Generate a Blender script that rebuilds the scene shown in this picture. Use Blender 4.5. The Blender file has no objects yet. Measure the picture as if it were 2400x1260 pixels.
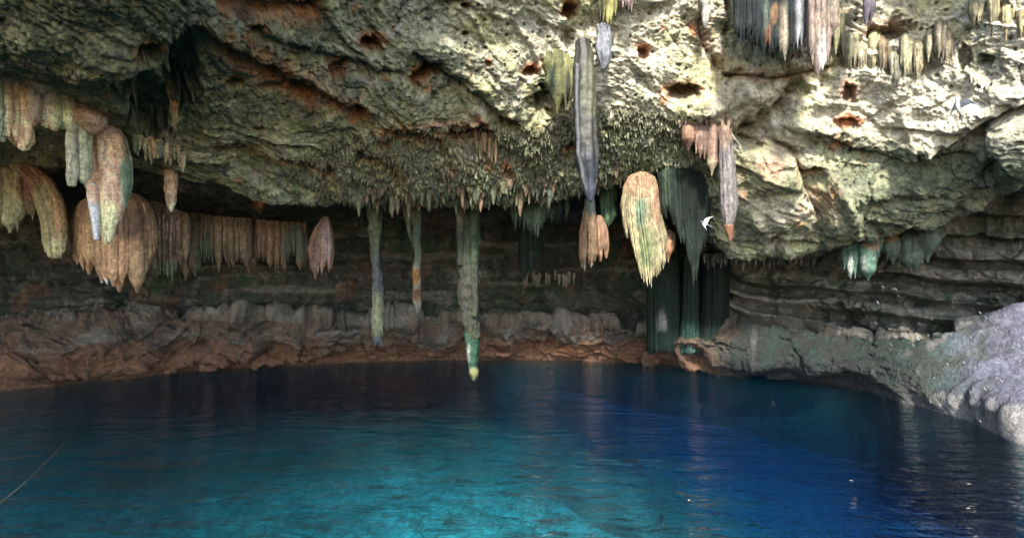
import bpy, math, random
import numpy as np
from mathutils import Vector

# ------------------------------------------------------------------ camera, sky, sun, exposure
SC = bpy.context.scene
COL = SC.collection
F, CX, CY = 1243.0, 1200.0, 630.0          # focal length and centre, in pixels of the 2400 x 1260 photograph
CAMZ = 2.5                                 # camera height above the water
cam = bpy.data.objects.new('camera', bpy.data.cameras.new('camera'))
COL.objects.link(cam)
cam.location = (0, 0, CAMZ)
cam.rotation_euler = (math.radians(90), 0, 0)
cam.data.sensor_width = 36
cam.data.lens = 36 * F / 2400
cam.data.clip_start, cam.data.clip_end = 0.05, 500
SC.camera = cam

SUN_EL, SUN_AZ = math.radians(42), math.radians(184)   # azimuth measured from +Y towards +X; 180 = right behind the camera
w = bpy.data.worlds.new('World'); SC.world = w; w.use_nodes = True
nt = w.node_tree; nt.nodes.clear()
sky = nt.nodes.new('ShaderNodeTexSky'); sky.sky_type = 'NISHITA'; sky.sun_disc = False
sky.sun_elevation = SUN_EL; sky.sun_rotation = SUN_AZ
bg = nt.nodes.new('ShaderNodeBackground'); bg.inputs[1].default_value = 0.15
wo = nt.nodes.new('ShaderNodeOutputWorld')
nt.links.new(sky.outputs[0], bg.inputs[0]); nt.links.new(bg.outputs[0], wo.inputs[0])
sl = bpy.data.lights.new('sun', 'SUN'); sl.energy = 3.5; sl.angle = math.radians(6.0); sl.color = (1.0, 0.95, 0.86)
sun = bpy.data.objects.new('sun', sl); COL.objects.link(sun)
sd = Vector((math.sin(SUN_AZ) * math.cos(SUN_EL), math.cos(SUN_AZ) * math.cos(SUN_EL), math.sin(SUN_EL)))
sun.rotation_euler = sd.to_track_quat('Z', 'Y').to_euler(); sun.location = (0, -10, 20)
SC.view_settings.view_transform = 'Standard'; SC.view_settings.look = 'None'
SC.view_settings.exposure = 2.1; SC.view_settings.gamma = 1
SC.cycles.use_denoising = True
SC.cycles.max_bounces = 8; SC.cycles.diffuse_bounces = 4; SC.cycles.transparent_max_bounces = 12
SC.cycles.volume_bounces = 2
SC.cycles.caustics_refractive = False; SC.cycles.caustics_reflective = False

# ------------------------------------------------------------------ helpers
def at(px, py, d):
    """A point at picture position (px, py) of the photograph and d metres ahead of the camera plane."""
    return np.array(((px - CX) / F * d, d, CAMZ + (CY - py) / F * d))

_r = np.random.RandomState(7)
_G = _r.normal(size=(256, 3)); _G /= np.linalg.norm(_G, axis=1)[:, None]; _G = _G.astype(np.float32)
_P = _r.permutation(256); _P = np.concatenate([_P, _P, _P])
def perlin(p, seed=0):
    p = np.asarray(p, np.float32)
    i = np.floor(p).astype(np.int64); f = (p - i).astype(np.float32)
    u = f * f * f * (f * (f * 6 - 15) + 10)
    i = (i + seed * 37) & 255
    out = 0
    for dx in (0, 1):
        wx = u[..., 0] if dx else 1 - u[..., 0]
        for dy in (0, 1):
            wy = u[..., 1] if dy else 1 - u[..., 1]
            for dz in (0, 1):
                wz = u[..., 2] if dz else 1 - u[..., 2]
                g = _G[_P[_P[_P[(i[..., 0] + dx) & 255] + ((i[..., 1] + dy) & 255)] + ((i[..., 2] + dz) & 255)]]
                dot = g[..., 0] * (f[..., 0] - dx) + g[..., 1] * (f[..., 1] - dy) + g[..., 2] * (f[..., 2] - dz)
                out = out + wx * wy * wz * dot
    return out * 1.5
def fbm(p, octs=4, gain=0.5, seed=0, ridged=False, lac=2.03):
    p = np.asarray(p, np.float32); a = 1.0; s = 0; tot = 0
    for k in range(octs):
        n = perlin(p, seed + k * 5)
        if ridged: n = 1 - 2 * np.abs(n)
        s = s + a * n; tot += a; a *= gain; p = p * lac + 3.7
    return s / tot
def worley(p, seed=0):
    """distance to the nearest and second nearest jittered cell point, and a random value per cell"""
    p = np.asarray(p, np.float32)
    i = np.floor(p).astype(np.int64); f = p - i
    d1 = np.full(p.shape[:-1], 9.0, np.float32); d2 = d1.copy(); cid = np.zeros_like(d1)
    for dx in (-1, 0, 1):
        for dy in (-1, 0, 1):
            for dz in (-1, 0, 1):
                h = _P[_P[_P[(i[..., 0] + dx + seed) & 255] + ((i[..., 1] + dy) & 255)] + ((i[..., 2] + dz) & 255)]
                h2 = _P[(h + 91) & 255]; h3 = _P[(h + 173) & 255]
                qx = dx + h / 255. - f[..., 0]; qy = dy + h2 / 255. - f[..., 1]; qz = dz + h3 / 255. - f[..., 2]
                dd = np.sqrt(qx * qx + qy * qy + qz * qz).astype(np.float32)
                near = dd < d1
                d2 = np.where(near, d1, np.minimum(d2, dd)); cid = np.where(near, h / 255., cid); d1 = np.where(near, dd, d1)
    return d1, d2, cid
def sstep(a, b, x):
    t = np.clip((x - a) / (b - a), 0, 1); return t * t * (3 - 2 * t)
def lin(c):
    return tuple(c)

def grid_mesh(name, P, mat, colors=None, wrap=False, parent=None, flip=False):
    """P: (R, C, 3) array of points -> one quad sheet"""
    R, C = P.shape[:2]
    idx = np.arange(R * C).reshape(R, C)
    if wrap: idx = np.concatenate([idx, idx[:, :1]], 1)
    a, b, c, d = idx[:-1, :-1], idx[:-1, 1:], idx[1:, 1:], idx[1:, :-1]
    q = np.stack([a, b, c, d] if flip else [a, d, c, b], -1).reshape(-1, 4)
    return raw_mesh(name, P.reshape(-1, 3), q, mat, colors, parent)
def raw_mesh(name, V, Q, mat, colors=None, parent=None, smooth=True):
    me = bpy.data.meshes.new(name)
    V = np.ascontiguousarray(V, np.float32); Q = np.ascontiguousarray(Q, np.int32); k = Q.shape[1]
    me.vertices.add(len(V)); me.vertices.foreach_set('co', V.ravel())
    me.loops.add(Q.size); me.loops.foreach_set('vertex_index', Q.ravel())
    me.polygons.add(len(Q)); me.polygons.foreach_set('loop_start', np.arange(0, Q.size, k, dtype=np.int32))
    me.polygons.foreach_set('loop_total', np.full(len(Q), k, np.int32))
    me.polygons.foreach_set('use_smooth', np.full(len(Q), smooth, bool))
    if colors is not None:
        ca = me.color_attributes.new('Col', 'FLOAT_COLOR', 'POINT')
        c = np.ones((len(V), 4), np.float32); c[:, :3] = colors.reshape(-1, 3); ca.data.foreach_set('color', c.ravel())
    me.update(); me.validate()
    if mat: me.materials.append(mat)
    o = bpy.data.objects.new(name, me); COL.objects.link(o)
    if parent: o.parent = parent
    return o
def tag(o, label=None, cat=None, group=None, kind=None):
    if label: o['label'] = label
    if cat: o['category'] = cat
    if group: o['group'] = group
    if kind: o['kind'] = kind
    return o

class N:
    """small node-tree writer"""
    def __init__(s, name):
        s.m = bpy.data.materials.new(name); s.m.use_nodes = True; s.t = s.m.node_tree; s.t.nodes.clear()
        s.out = s.t.nodes.new('ShaderNodeOutputMaterial')
    def n(s, typ, **kw):
        x = s.t.nodes.new(typ)
        for k, v in kw.items():
            if k.startswith('_'): setattr(x, k[1:], v)
            else:
                key = k.replace('__', ' ')
                sock = x.inputs[int(key[1:])] if key[0] == 'i' and key[1:].isdigit() else x.inputs[key]
                if isinstance(v, bpy.types.NodeSocket): s.t.links.new(v, sock)
                else: sock.default_value = v
        return x
    def l(s, a, b): s.t.links.new(a, b)
    def ramp(s, fac, stops):
        x = s.t.nodes.new('ShaderNodeValToRGB'); s.l(fac, x.inputs[0])
        e = x.color_ramp.elements
        while len(e) < len(stops): e.new(0.5)
        for el, (p, c) in zip(e, stops):
            el.position = p; el.color = (c, c, c, 1) if isinstance(c, (int, float)) else (*c, 1)
        return x.outputs[0]
    def mix(s, fac, a, b, mode='MIX'):
        x = s.t.nodes.new('ShaderNodeMix'); x.data_type = 'RGBA'; x.blend_type = mode
        for sock, v in ((x.inputs[0], fac), (x.inputs[6], a), (x.inputs[7], b)):
            if isinstance(v, bpy.types.NodeSocket): s.l(v, sock)
            else: sock.default_value = v if isinstance(v, (int, float)) else (*v, 1)
        return x.outputs[2]
    def math(s, op, a, b=0.0):
        x = s.t.nodes.new('ShaderNodeMath'); x.operation = op
        for sock, v in ((x.inputs[0], a), (x.inputs[1], b)):
            if isinstance(v, bpy.types.NodeSocket): s.l(v, sock)
            else: sock.default_value = v
        return x.outputs[0]

def rock_material(name, rough=0.85, bump=0.085, spec=0.3, fine=1.0):
    g = N(name)
    co = g.n('ShaderNodeTexCoord').outputs['Object']
    vc = g.n('ShaderNodeVertexColor', _layer_name='Col').outputs[0]
    n1 = g.n('ShaderNodeTexNoise', Vector=co, Scale=9.0 * fine, Detail=8.0, Roughness=0.7).outputs[0]
    n2 = g.n('ShaderNodeTexNoise', Vector=co, Scale=48.0 * fine, Detail=6.0, Roughness=0.8).outputs[0]
    v1 = g.n('ShaderNodeTexVoronoi', Vector=co, Scale=30.0 * fine).outputs['Distance']
    f1 = g.ramp(n1, [(0.3, 0.45), (0.5, 0.95), (0.7, 1.6)])
    f2 = g.ramp(n2, [(0.3, 0.5), (0.5, 1.0), (0.68, 1.5)])
    c = g.mix(1.0, vc, f1, 'MULTIPLY'); c = g.mix(0.85, c, f2, 'MULTIPLY')
    h = g.math('ADD', g.math('MULTIPLY', n1, 1.2), g.math('ADD', g.math('MULTIPLY', n2, 0.5), g.math('MULTIPLY', v1, 0.25)))
    b = g.n('ShaderNodeBump', Height=h, Strength=0.9, Distance=bump).outputs[0]
    p = g.n('ShaderNodeBsdfPrincipled', Roughness=rough, Normal=b)
    p.inputs['Specular IOR Level'].default_value = spec
    g.l(c, p.inputs['Base Color'])
    g.l(p.outputs[0], g.out.inputs[0])
    return g.m

# ------------------------------------------------------------------ the cave shell
# control columns: picture column -> (row, depth) of the profile from the rim of the opening, over the ceiling, round
# its lip, up into the recess, down the wall and the shelf to the waterline
TAB = {
 -1500: [(-460,3.4),(-250,3.7),(0,4.1),(80,4.5),(150,4.9),(385,6.2),(392,6.5),(400,6.8),(480,6.9),(730,6.8),(755,6.5),(900,6.1),(1124,6.3)],
 -600: [(-460,3.4),(-250,4.0),(0,4.8),(80,5.4),(150,6.0),(385,8.6),(392,9.1),(400,9.7),(480,9.9),(730,9.8),(755,9.4),(850,8.9),(975,9.0)],
 0:    [(-460,3.4),(-250,4.0),(0,5.0),(80,5.6),(150,6.6),(385,10.3),(392,10.9),(400,12.0),(480,12.4),(730,12.2),(757,11.6),(835,11.1),(915,10.9)],
 160:  [(-460,3.4),(-250,4.2),(0,5.1),(90,5.8),(200,7.0),(380,10.0),(388,10.7),(440,12.2),(520,12.8),(728,12.5),(752,11.9),(828,11.5),(898,11.6)],
 320:  [(-460,3.5),(-250,4.4),(0,5.3),(150,6.4),(290,8.0),(380,9.3),(388,10.1),(485,12.3),(560,13.0),(726,12.8),(750,12.3),(822,12.1),(883,12.3)],
 480:  [(-460,3.8),(-250,4.8),(0,5.8),(130,6.7),(290,8.2),(422,9.6),(430,10.4),(500,12.8),(570,13.6),(722,13.4),(745,12.9),(812,12.9),(866,13.2)],
 700:  [(-460,4.6),(-250,5.6),(0,6.7),(150,7.5),(310,8.7),(462,10.0),(466,10.8),(512,13.2),(600,14.0),(722,13.8),(747,13.2),(802,13.4),(855,13.8)],
 900:  [(-460,5.4),(-250,6.3),(0,7.4),(160,8.1),(320,9.0),(476,10.4),(472,11.3),(488,13.6),(600,14.6),(724,14.4),(748,13.7),(796,14.0),(846,14.4)],
 1200: [(-460,6.4),(-250,7.2),(0,8.1),(150,8.6),(300,9.3),(462,10.6),(456,11.5),(470,13.8),(600,15.0),(734,14.8),(752,14.1),(786,14.5),(842,14.7)],
 1400: [(-460,6.8),(-250,7.6),(0,8.4),(130,8.8),(280,9.3),(440,10.4),(430,11.2),(440,13.5),(600,15.0),(736,14.8),(760,14.2),(800,14.4),(846,14.4)],
 1530: [(-460,6.9),(-250,7.7),(0,8.5),(130,8.8),(250,9.2),(395,10.1),(388,10.9),(430,13.0),(600,14.4),(742,14.2),(782,13.7),(815,13.7),(850,14.1)],
 1640: [(-460,6.9),(-250,7.7),(0,8.5),(130,8.7),(330,9.3),(520,10.5),(530,11.2),(545,12.8),(620,13.6),(744,13.4),(778,12.9),(812,12.9),(862,13.4)],
 1720: [(-460,6.9),(-250,7.7),(0,8.5),(130,8.7),(370,9.3),(598,10.7),(600,11.4),(604,12.3),(650,12.9),(746,12.7),(776,12.3),(816,12.3),(868,13.0)],
 1850: [(-460,6.8),(-250,7.6),(0,8.4),(130,8.6),(360,9.1),(594,10.4),(596,11.0),(600,11.8),(650,12.2),(756,12.0),(778,11.6),(824,11.6),(886,12.1)],
 2000: [(-460,6.6),(-250,7.4),(0,8.2),(130,8.3),(340,8.8),(562,9.9),(566,10.3),(575,11.0),(650,11.3),(772,11.2),(788,10.8),(842,10.8),(910,11.1)],
 2150: [(-460,6.4),(-250,7.2),(0,7.9),(130,8.0),(320,8.4),(526,9.3),(530,9.8),(540,10.3),(650,10.6),(785,10.5),(800,10.1),(870,9.8),(950,9.7)],
 2280: [(-460,6.0),(-250,6.8),(0,7.5),(130,7.6),(300,7.9),(480,8.7),(486,9.2),(500,9.8),(620,10.2),(752,10.1),(768,9.8),(880,9.1),(985,8.75)],
 2400: [(-460,5.6),(-250,6.4),(0,7.1),(130,7.1),(280,7.4),(430,8.1),(438,8.6),(455,9.2),(600,9.6),(716,9.5),(734,9.3),(880,8.5),(1038,7.62)],
 2800: [(-200,6.6),(-120,6.6),(0,6.7),(130,6.7),(280,6.9),(430,7.3),(438,7.7),(455,8.1),(600,8.4),(700,8.3),(720,8.1),(900,7.5),(1086,6.81)],
 3700: [(-60,5.4),(-40,5.4),(0,5.5),(130,5.5),(280,5.6),(430,5.9),(438,6.1),(455,6.3),(600,6.4),(700,6.3),(720,6.1),(950,5.4),(1223,5.24)],
}
XS = np.array(sorted(TAB)); T = np.array([TAB[x] for x in XS], float)       # (ncol, 13, 2)
_m = (XS >= 900) & (XS < 2500); T[_m, 0, 1] = T[_m, 1, 1] - 0.35
# below the water the shore runs on down and out of sight
under = T[:, -1].copy(); und_d = under[:, 1] + 0.9
zw = -8.5
T = np.concatenate([T, np.stack([CY - (zw - CAMZ) * F / und_d, und_d], -1)[:, None]], 1)
def cubic(xs, ys, x):
    """Catmull-Rom style interpolation with monotone-ish slopes; ys (n, ...)"""
    n = len(xs); k = np.clip(np.searchsorted(xs, x) - 1, 0, n - 2)
    h = np.diff(xs).astype(float); s = np.diff(ys, axis=0) / h.reshape(-1, *([1] * (ys.ndim - 1)))
    m = np.empty_like(ys); m[0] = s[0]; m[-1] = s[-1]
    same = (s[1:] * s[:-1]) > 0
    m[1:-1] = np.where(same, 2 * s[1:] * s[:-1] / np.where(same, s[1:] + s[:-1], 1), 0)
    e = [1] * (ys.ndim - 1); H = h[k].reshape(-1, *e); t = ((x - xs[k]) / h[k]).reshape(-1, *e)
    t2, t3 = t * t, t * t * t
    return (2*t3-3*t2+1)*ys[k] + (t3-2*t2+t)*H*m[k] + (-2*t3+3*t2)*ys[k+1] + (t3-t2)*H*m[k+1]
PX = np.concatenate([np.arange(-1500, -100, 14.), np.arange(-100, 2500, 3.0), np.arange(2500, 3701, 14.)])
A = cubic(XS, T, PX)                                                       # (C, 14, 2)
A = np.swapaxes(A, 0, 1)                                                    # (14, C, 2)
SEG = [30, 70, 55, 70, 95, 14, 44, 50, 60, 18, 34, 34, 12]
rows = np.concatenate([k + np.arange(n) / n for k, n in enumerate(SEG)] + [[13.0]])
G = cubic(np.arange(14.), A, rows)                                          # (R, C, 2)
R_, C_ = G.shape[:2]
ROW = np.repeat(rows[:, None], C_, 1); GX = np.repeat(PX[None], R_, 0); GY = G[..., 0]; GD = G[..., 1]
P = np.stack([(GX - CX) / F * GD, GD, CAMZ + (CY - GY) / F * GD], -1)
def normals(P):
    du = np.gradient(P, axis=1); dv = np.gradient(P, axis=0)
    n = np.cross(dv, du); n /= np.linalg.norm(n, axis=-1, keepdims=True) + 1e-9
    return n
NRM = normals(P)
if (NRM[..., 1].mean()) > 0: NRM = -NRM                                      # towards the camera

# where on the shell
ceil_m = 1 - sstep(4.9, 5.2, ROW)
back_m = sstep(6.6, 7.2, ROW) * (1 - sstep(9.0, 9.6, ROW))
shelf_m = sstep(9.0, 9.8, ROW)
right_m = sstep(1600, 1760, GX)
left_m = 1 - sstep(300, 480, GX)
def blob(cx, cy, rx, ry, rot=0, soft=0.5):
    a = math.radians(rot); x = GX - cx; y = GY - cy
    u = (x * math.cos(a) + y * math.sin(a)) / rx; v = (-x * math.sin(a) + y * math.cos(a)) / ry
    return 1 - sstep(1 - soft, 1 + soft, np.sqrt(u * u + v * v))
def stroke(pts):
    """signed distance (px) to a polyline in the picture's columns and rows, and the position along it 0..1"""
    best = np.full(GX.shape, 1e9); sgn = np.zeros(GX.shape); along = np.zeros(GX.shape)
    L = [math.dist(pts[i], pts[i + 1]) for i in range(len(pts) - 1)]; tot = sum(L); acc = 0
    for (x0, y0), (x1, y1), l in zip(pts[:-1], pts[1:], L):
        ux, uy = (x1 - x0) / l, (y1 - y0) / l
        t = np.clip((GX - x0) * ux + (GY - y0) * uy, 0, l)
        dx = GX - x0 - t * ux; dy = GY - y0 - t * uy; dd = np.hypot(dx, dy)
        m = dd < best
        best = np.where(m, dd, best); sgn = np.where(m, np.sign(ux * dy - uy * dx), sgn); along = np.where(m, (acc + t) / tot, along)
        acc += l
    return best, sgn, along

D = np.zeros(GX.shape, np.float64)      # displacement towards the viewer, metres
q = P.copy()
warp = np.stack([perlin(P * 0.9, 31), perlin(P * 0.9, 32), perlin(P * 0.9, 33)], -1)
qw = P + warp * 0.35
D += 0.22 * fbm(qw * 0.55, 3, 0.5, 1)
# broken slabs: cells elongated along the bedding, each at its own height
a = math.radians(28)
bed = np.stack([(P[..., 0] * math.cos(a) - P[..., 2] * math.sin(a)) * 0.55, P[..., 1] * 0.5, (P[..., 0] * math.sin(a) + P[..., 2] * math.cos(a)) * 1.5], -1) + warp * 0.5
d1, d2, cid = worley(bed * 1.1, 3)
slab = (cid - 0.5) * sstep(0.0, 0.12, d2 - d1)
D += slab * (0.16 * ceil_m * (1 - 0.5 * right_m) + 0.10 * right_m * ceil_m + 0.22 * back_m + 0.10 * shelf_m)
d1, d2, cid = worley(bed * 2.9 + 5, 9)
D += (cid - 0.5) * sstep(0.0, 0.15, d2 - d1) * 0.055
# lumps and scallops
lump = fbm(qw * np.array([1.7, 1.7, 2.0]), 5, 0.55, 12)
D += 0.10 * lump
w1, w2, _ = worley(qw * 3.4, 21)
D += 0.10 * (0.45 - w1) * right_m * ceil_m
f1_, f2_, fc_ = worley(qw * np.array([1.9, 1.6, 2.6]) + 9, 24)
D += 0.13 * (fc_ - .5) * sstep(0, .1, f2_ - f1_) * sstep(1300, 1700, GX) * ceil_m
D += 0.22 * (fc_ - .5) * sstep(0, .08, f2_ - f1_) * back_m + 0.30 * (fc_ - .5) * sstep(0, .06, f2_ - f1_) * shelf_m * (1 - right_m)
b1_, b2_, bc_ = worley(P * np.array([1.1, 1.0, 1.9]) + 4, 27)
D += 0.34 * (bc_ - .5) * sstep(0, .1, b2_ - b1_) * shelf_m * (1 - right_m) * sstep(9.9, 10.2, ROW)
rid = fbm(bed * 3.3, 5, 0.6, 40, ridged=True)
D += 0.075 * rid * (1 - 0.4 * right_m)
fin = fbm(bed * 12.0, 4, 0.65, 50, ridged=True)
D += 0.028 * fin
k1, k2, _c = worley(qw * np.array([2.6, 2.6, 3.4]) + 3, 61)
D -= 0.035 * np.exp(-((k2 - k1) / .05) ** 2) * sstep(.0, .25, perlin(P * .7, 62)) * (1 - .6 * left_m) * (1 - .5 * shelf_m)
kp1, _k, _c2 = worley(P * 15.0, 66)
k1, k2, _c = worley(P * 7.5, 63)
PITS = np.maximum((1 - sstep(.12, .30, k1)) * (_c > .4), (1 - sstep(.15, .4, kp1)) * (_c2 > .55) * .8)
D -= 0.014 * (1 - sstep(.1, .35, kp1)) * (_c2 > .5)
D -= 0.045 * (1 - sstep(.10, .28, k1)) * (_c > .45) + 0.015 * np.exp(-((k2 - k1) / .08) ** 2)
fin2 = fbm(P * 22.0, 3, 0.7, 60)
D += 0.018 * fin2
# popcorn zone under the orange band: stretched downwards, spiky
pop = (blob(1180, 400, 460, 95) + blob(1480, 350, 160, 90)).clip(0, 1) * ceil_m
pc1, _, pcid = worley(P * np.array([19., 19., 8.]), 5)
D += pop * (0.10 * (0.5 - pc1) + 0.05 * (pcid - 0.5)) * 1.2
# horizontal beds on the walls
zz = P[..., 2] + 0.12 * P[..., 0] * right_m + 0.10 * perlin(P * 0.8, 70)
def terrace(z, s, k=0.75):
    t = z / s; f = t - np.floor(t); return (np.floor(t) + sstep(k, 1, f)) * s - z
strata = perlin(np.stack([P[..., 0] * 0.25, P[..., 1] * 0.25, zz * 5.5], -1), 71)
D += (0.22 * strata + 1.2 * terrace(zz, 0.42)) * back_m * (0.4 + 0.9 * right_m)

STAIN = np.zeros(GX.shape)     # rust
HOLE = np.zeros(GX.shape)
jit = 10 * perlin(np.stack([GX / 26, GY / 26, GX * 0], -1), 80) + 5 * perlin(np.stack([GX / 9, GY / 9, GX * 0 + 3], -1), 81)
def crack(pts, wd, dep, stain=0.0, step=0.0, stepw=60, mask=None):
    global D, STAIN
    d, s, al = stroke(pts); d = np.abs(d + jit * 0.8)
    ends = sstep(0, 0.08, al) * (1 - sstep(0.92, 1, al)) if len(pts) > 1 else 1
    m = np.ones_like(d) if mask is None else mask
    var = 0.55 + 0.9 * (perlin(np.stack([GX / 35, GY / 35, GX * 0 + 9], -1), 82) + 0.3)
    D = D - dep * np.exp(-(d / wd) ** 2) * ends * np.clip(var, 0.1, 1.6) * m
    if step: D = D + step * s * np.exp(-(d / stepw) ** 1.5) * ends * m * (np.abs(d) > 0)
    if stain: STAIN = np.maximum(STAIN, stain * np.exp(-(d / (wd * 1.7)) ** 2) * ends * np.clip(var + .2, 0, 1.2) * m)
cm = ceil_m
crack([(430, 40), (560, 130), (700, 195), (840, 265), (880, 290)], 13, 0.26, 1.0, -0.10, 90, cm)
crack([(540, 120), (640, 165), (780, 240)], 22, 0.10, 1.0, 0, 60, cm)
crack([(870, 335), (960, 315), (1040, 325), (1110, 310), (1160, 300)], 15, 0.22, 1.0, -0.14, 70, cm)
crack([(960, 110), (1060, 180), (1130, 225), (1200, 290)], 12, 0.14, 0.0, -0.12, 90, cm)
crack([(500, 0), (620, 20), (760, 28)], 16, 0.16, 0.9, 0, 60, cm)
crack([(830, 360), (900, 385), (950, 440)], 14, 0.22, 0.4, -0.12, 60, cm)
crack([(500, 330), (620, 360), (740, 395), (800, 430)], 9, 0.12, 0.4, -0.07, 50, cm)
crack([(1640, 30), (1660, 110), (1700, 170), (1820, 180), (1960, 150)], 9, 0.16, 0.35, -0.10, 60, cm)
crack([(1730, 340), (1800, 290), (1850, 230), (1890, 190)], 26, 0.5, 0.0, 0.10, 80, cm)
crack([(2130, 370), (2250, 320), (2330, 270), (2420, 235)], 16, 0.22, 0.0, -0.24, 110, cm)
crack([(1900, 300), (2010, 350), (2130, 372), (2300, 350)], 9, 0.10, 0.0, -0.08, 60, cm)
crack([(1740, 350), (1800, 330), (1860, 360), (1880, 430), (1920, 520)], 10, 0.20, 0.2, 0.10, 60, cm)
crack([(1870, 405), (1930, 395)], 7, 0.18, 0.3, -0.05, 40, cm)
crack([(2300, 430), (2340, 360), (2310, 300)], 14, 0.22, 0, 0.08, 60, cm)
crack([(1010, 175), (1015, 230), (1025, 300)], 5, 0.07, 0, 0, 40, cm)
crack([(560, 60), (700, 100), (860, 150), (960, 175)], 8, 0.10, 0, -0.08, 60, cm)
crack([(1350, 60), (1330, 160), (1290, 240), (1230, 300)], 18, 0.16, 0, -0.08, 60, cm)
crack([(1740, 560), (1900, 575), (2060, 560), (2200, 500), (2380, 420)], 10, 0.12, 0, 0, 60, cm)
crack([(2010, 470), (2120, 450), (2260, 460)], 8, 0.1, 0, -0.06, 50, cm)
# right wall ledges
wm = back_m + shelf_m
crack([(1720, 650), (1850, 625), (1960, 640)], 14, 0.0, 0, 0.12, 40, wm)
crack([(1960, 690), (2120, 712), (2300, 700), (2400, 690)], 7, 0.22, 0, -0.08, 50, wm)
crack([(1740, 760), (1900, 770), (2020, 790), (2150, 800), (2260, 765)], 11, 0.40, 0.0, 0.05, 60, wm)
crack([(1960, 700), (1985, 745), (2060, 775)], 9, 0.3, 0, -0.1, 60, wm)
crack([(0, 650), (200, 640), (420, 650)], 10, 0.12, 0, 0, 60, wm)
pitn = 0.35 * perlin(np.stack([GX / 13, GY / 13, GX * 0 + 5], -1), 83) + .25 * perlin(np.stack([GX / 30, GY / 30, GX * 0 + 5], -1), 84)
def pit(cx, cy, rx, ry, dep, stain=1.0, rot=0, m=None):
    global D, STAIN, HOLE
    m = cm if m is None else m
    dx = jit * 0.02
    a_ = math.radians(rot); x = GX - cx; y = GY - cy
    u = (x * math.cos(a_) + y * math.sin(a_)) / rx; v = (-x * math.sin(a_) + y * math.cos(a_)) / ry
    r = np.sqrt(u * u + v * v) + dx + pitn
    b = 1 - sstep(0.55, 1.05, r)
    D = D - dep * b * m
    HOLE = np.maximum(HOLE, b * m)
    if stain: STAIN = np.maximum(STAIN, stain * (1 - sstep(0.7, 1.35, r + 0.3 * v)) * m)
for a_ in [(868,100,30,22,.3,1),(985,185,24,20,.28,1),(1015,160,26,16,.22,.1),(1245,170,20,14,.2,1),(1335,25,20,24,.26,.9),(1510,125,16,18,.26,.8),
           (1600,215,46,20,.42,.5),(1990,222,24,22,.26,.7),(1985,288,34,14,.14,1.1),(340,100,30,22,.3,.8),(548,200,22,12,.2,1),(600,62,18,12,.2,.9),
           (790,165,26,22,.2,.8),(720,20,40,14,.22,1),(610,290,14,8,.12,.7),(840,255,20,20,.2,.9),(1090,78,8,8,.12,.7),(1142,145,8,8,.12,.8),
           (1088,12,12,8,.12,.8),(2075,75,44,20,.22,.5),(2120,40,30,40,-.16,.1),(1930,55,30,44,-.12,.15),(640,205,40,12,.1,.9),(710,215,34,16,.1,.9),
           (425,160,52,110,.42,0),(360,250,66,80,.36,0),(300,170,60,40,.2,0),(2260,130,22,28,.2,.1),(2310,145,16,20,.2,0),(1610,470,10,10,.1,.6),(1190,400,12,16,.14,1),
           (1340,345,16,12,.16,.9),(870,380,12,12,.16,.8),(775,400,16,20,.2,.8),(1705,35,12,60,.24,.1),(1190,290,26,20,.2,.2),(1275,240,26,40,.3,0)]:
    pit(*a_)
for a_ in [(812,690,22,24,-.10,.2),(615,472,18,14,-.12,.7),(1480,745,40,40,.5,.0),(1600,700,60,80,.6,0),(1960,730,70,26,.35,0),(150,640,160,26,.25,0)]:
    pit(*a_[:5], a_[5], 0, 1 - ceil_m)
# boulders and bulges
for cx, cy, rx, ry, am in [(2370,340,80,75,.42),(2220,380,90,50,.22),(1790,250,60,40,.12),(1860,300,50,36,.12),(1800,470,90,70,.30),(1960,480,60,60,.24),
                           (1800,400,60,40,.16),(1740,215,40,30,.10),(1850,215,26,18,.10),(1870,190,22,22,.12),(2080,170,60,60,.12),(1900,390,60,26,.12),
                           (1450,90,30,50,.10),(660,110,120,60,.06),(1350,190,50,90,.16),(2130,460,120,50,.14),(2000,420,60,40,.12),(1650,250,50,26,.22),
                           (60,90,160,70,.12),(240,110,80,50,.10)]:
    b = blob(cx, cy, rx, ry, 0, 0.55); D += am * b * ceil_m
# shelf blocks and the undercut brown band above the waterline
for cx, cy, rx, ry, am in [(565,780,70,44,.35),(350,790,50,60,.12),(480,765,60,24,.15),(760,770,110,26,.18),(960,770,110,30,.2),(1280,770,130,26,.14),
                           (60,830,90,50,.2),(1690,820,110,40,.25),(1900,830,120,30,.2)]:
    D += am * blob(cx, cy, rx, ry, 0, 0.3) * shelf_m
D += (0.16 - .08 * right_m) * fbm(P * np.array([1.3, 1.3, 2.6]), 4, 0.5, 90, ridged=True) * shelf_m
flow = perlin(np.stack([P[..., 0] * 4 + P[..., 1] * 2.6, P[..., 2] * 0.9, P[..., 1] * 0], -1), 91)   # run-off ribs down the right bank
# lip: keep the edge crisp but ragged
D += 0.08 * perlin(P * np.array([3., 3., 3.]), 95) * np.exp(-((ROW - 5.1) / 0.3) ** 2)
D *= 1 - 0.55 * shelf_m * sstep(1900, 2250, GX)
rib_ = 1 - 2 * np.abs(perlin(np.stack([P[..., 0] * 1.5 + P[..., 1] * 1.7 - P[..., 2] * .8, P[..., 2] * 0.5, P[..., 1] * 0.3], -1), 92))
D += (0.12 * flow + .16 * rib_) * shelf_m * right_m
D *= 1 - 0.85 * sstep(11.7, 12.05, ROW) * (1 - right_m * 0.3)

P2 = P + NRM * D[..., None]
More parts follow.
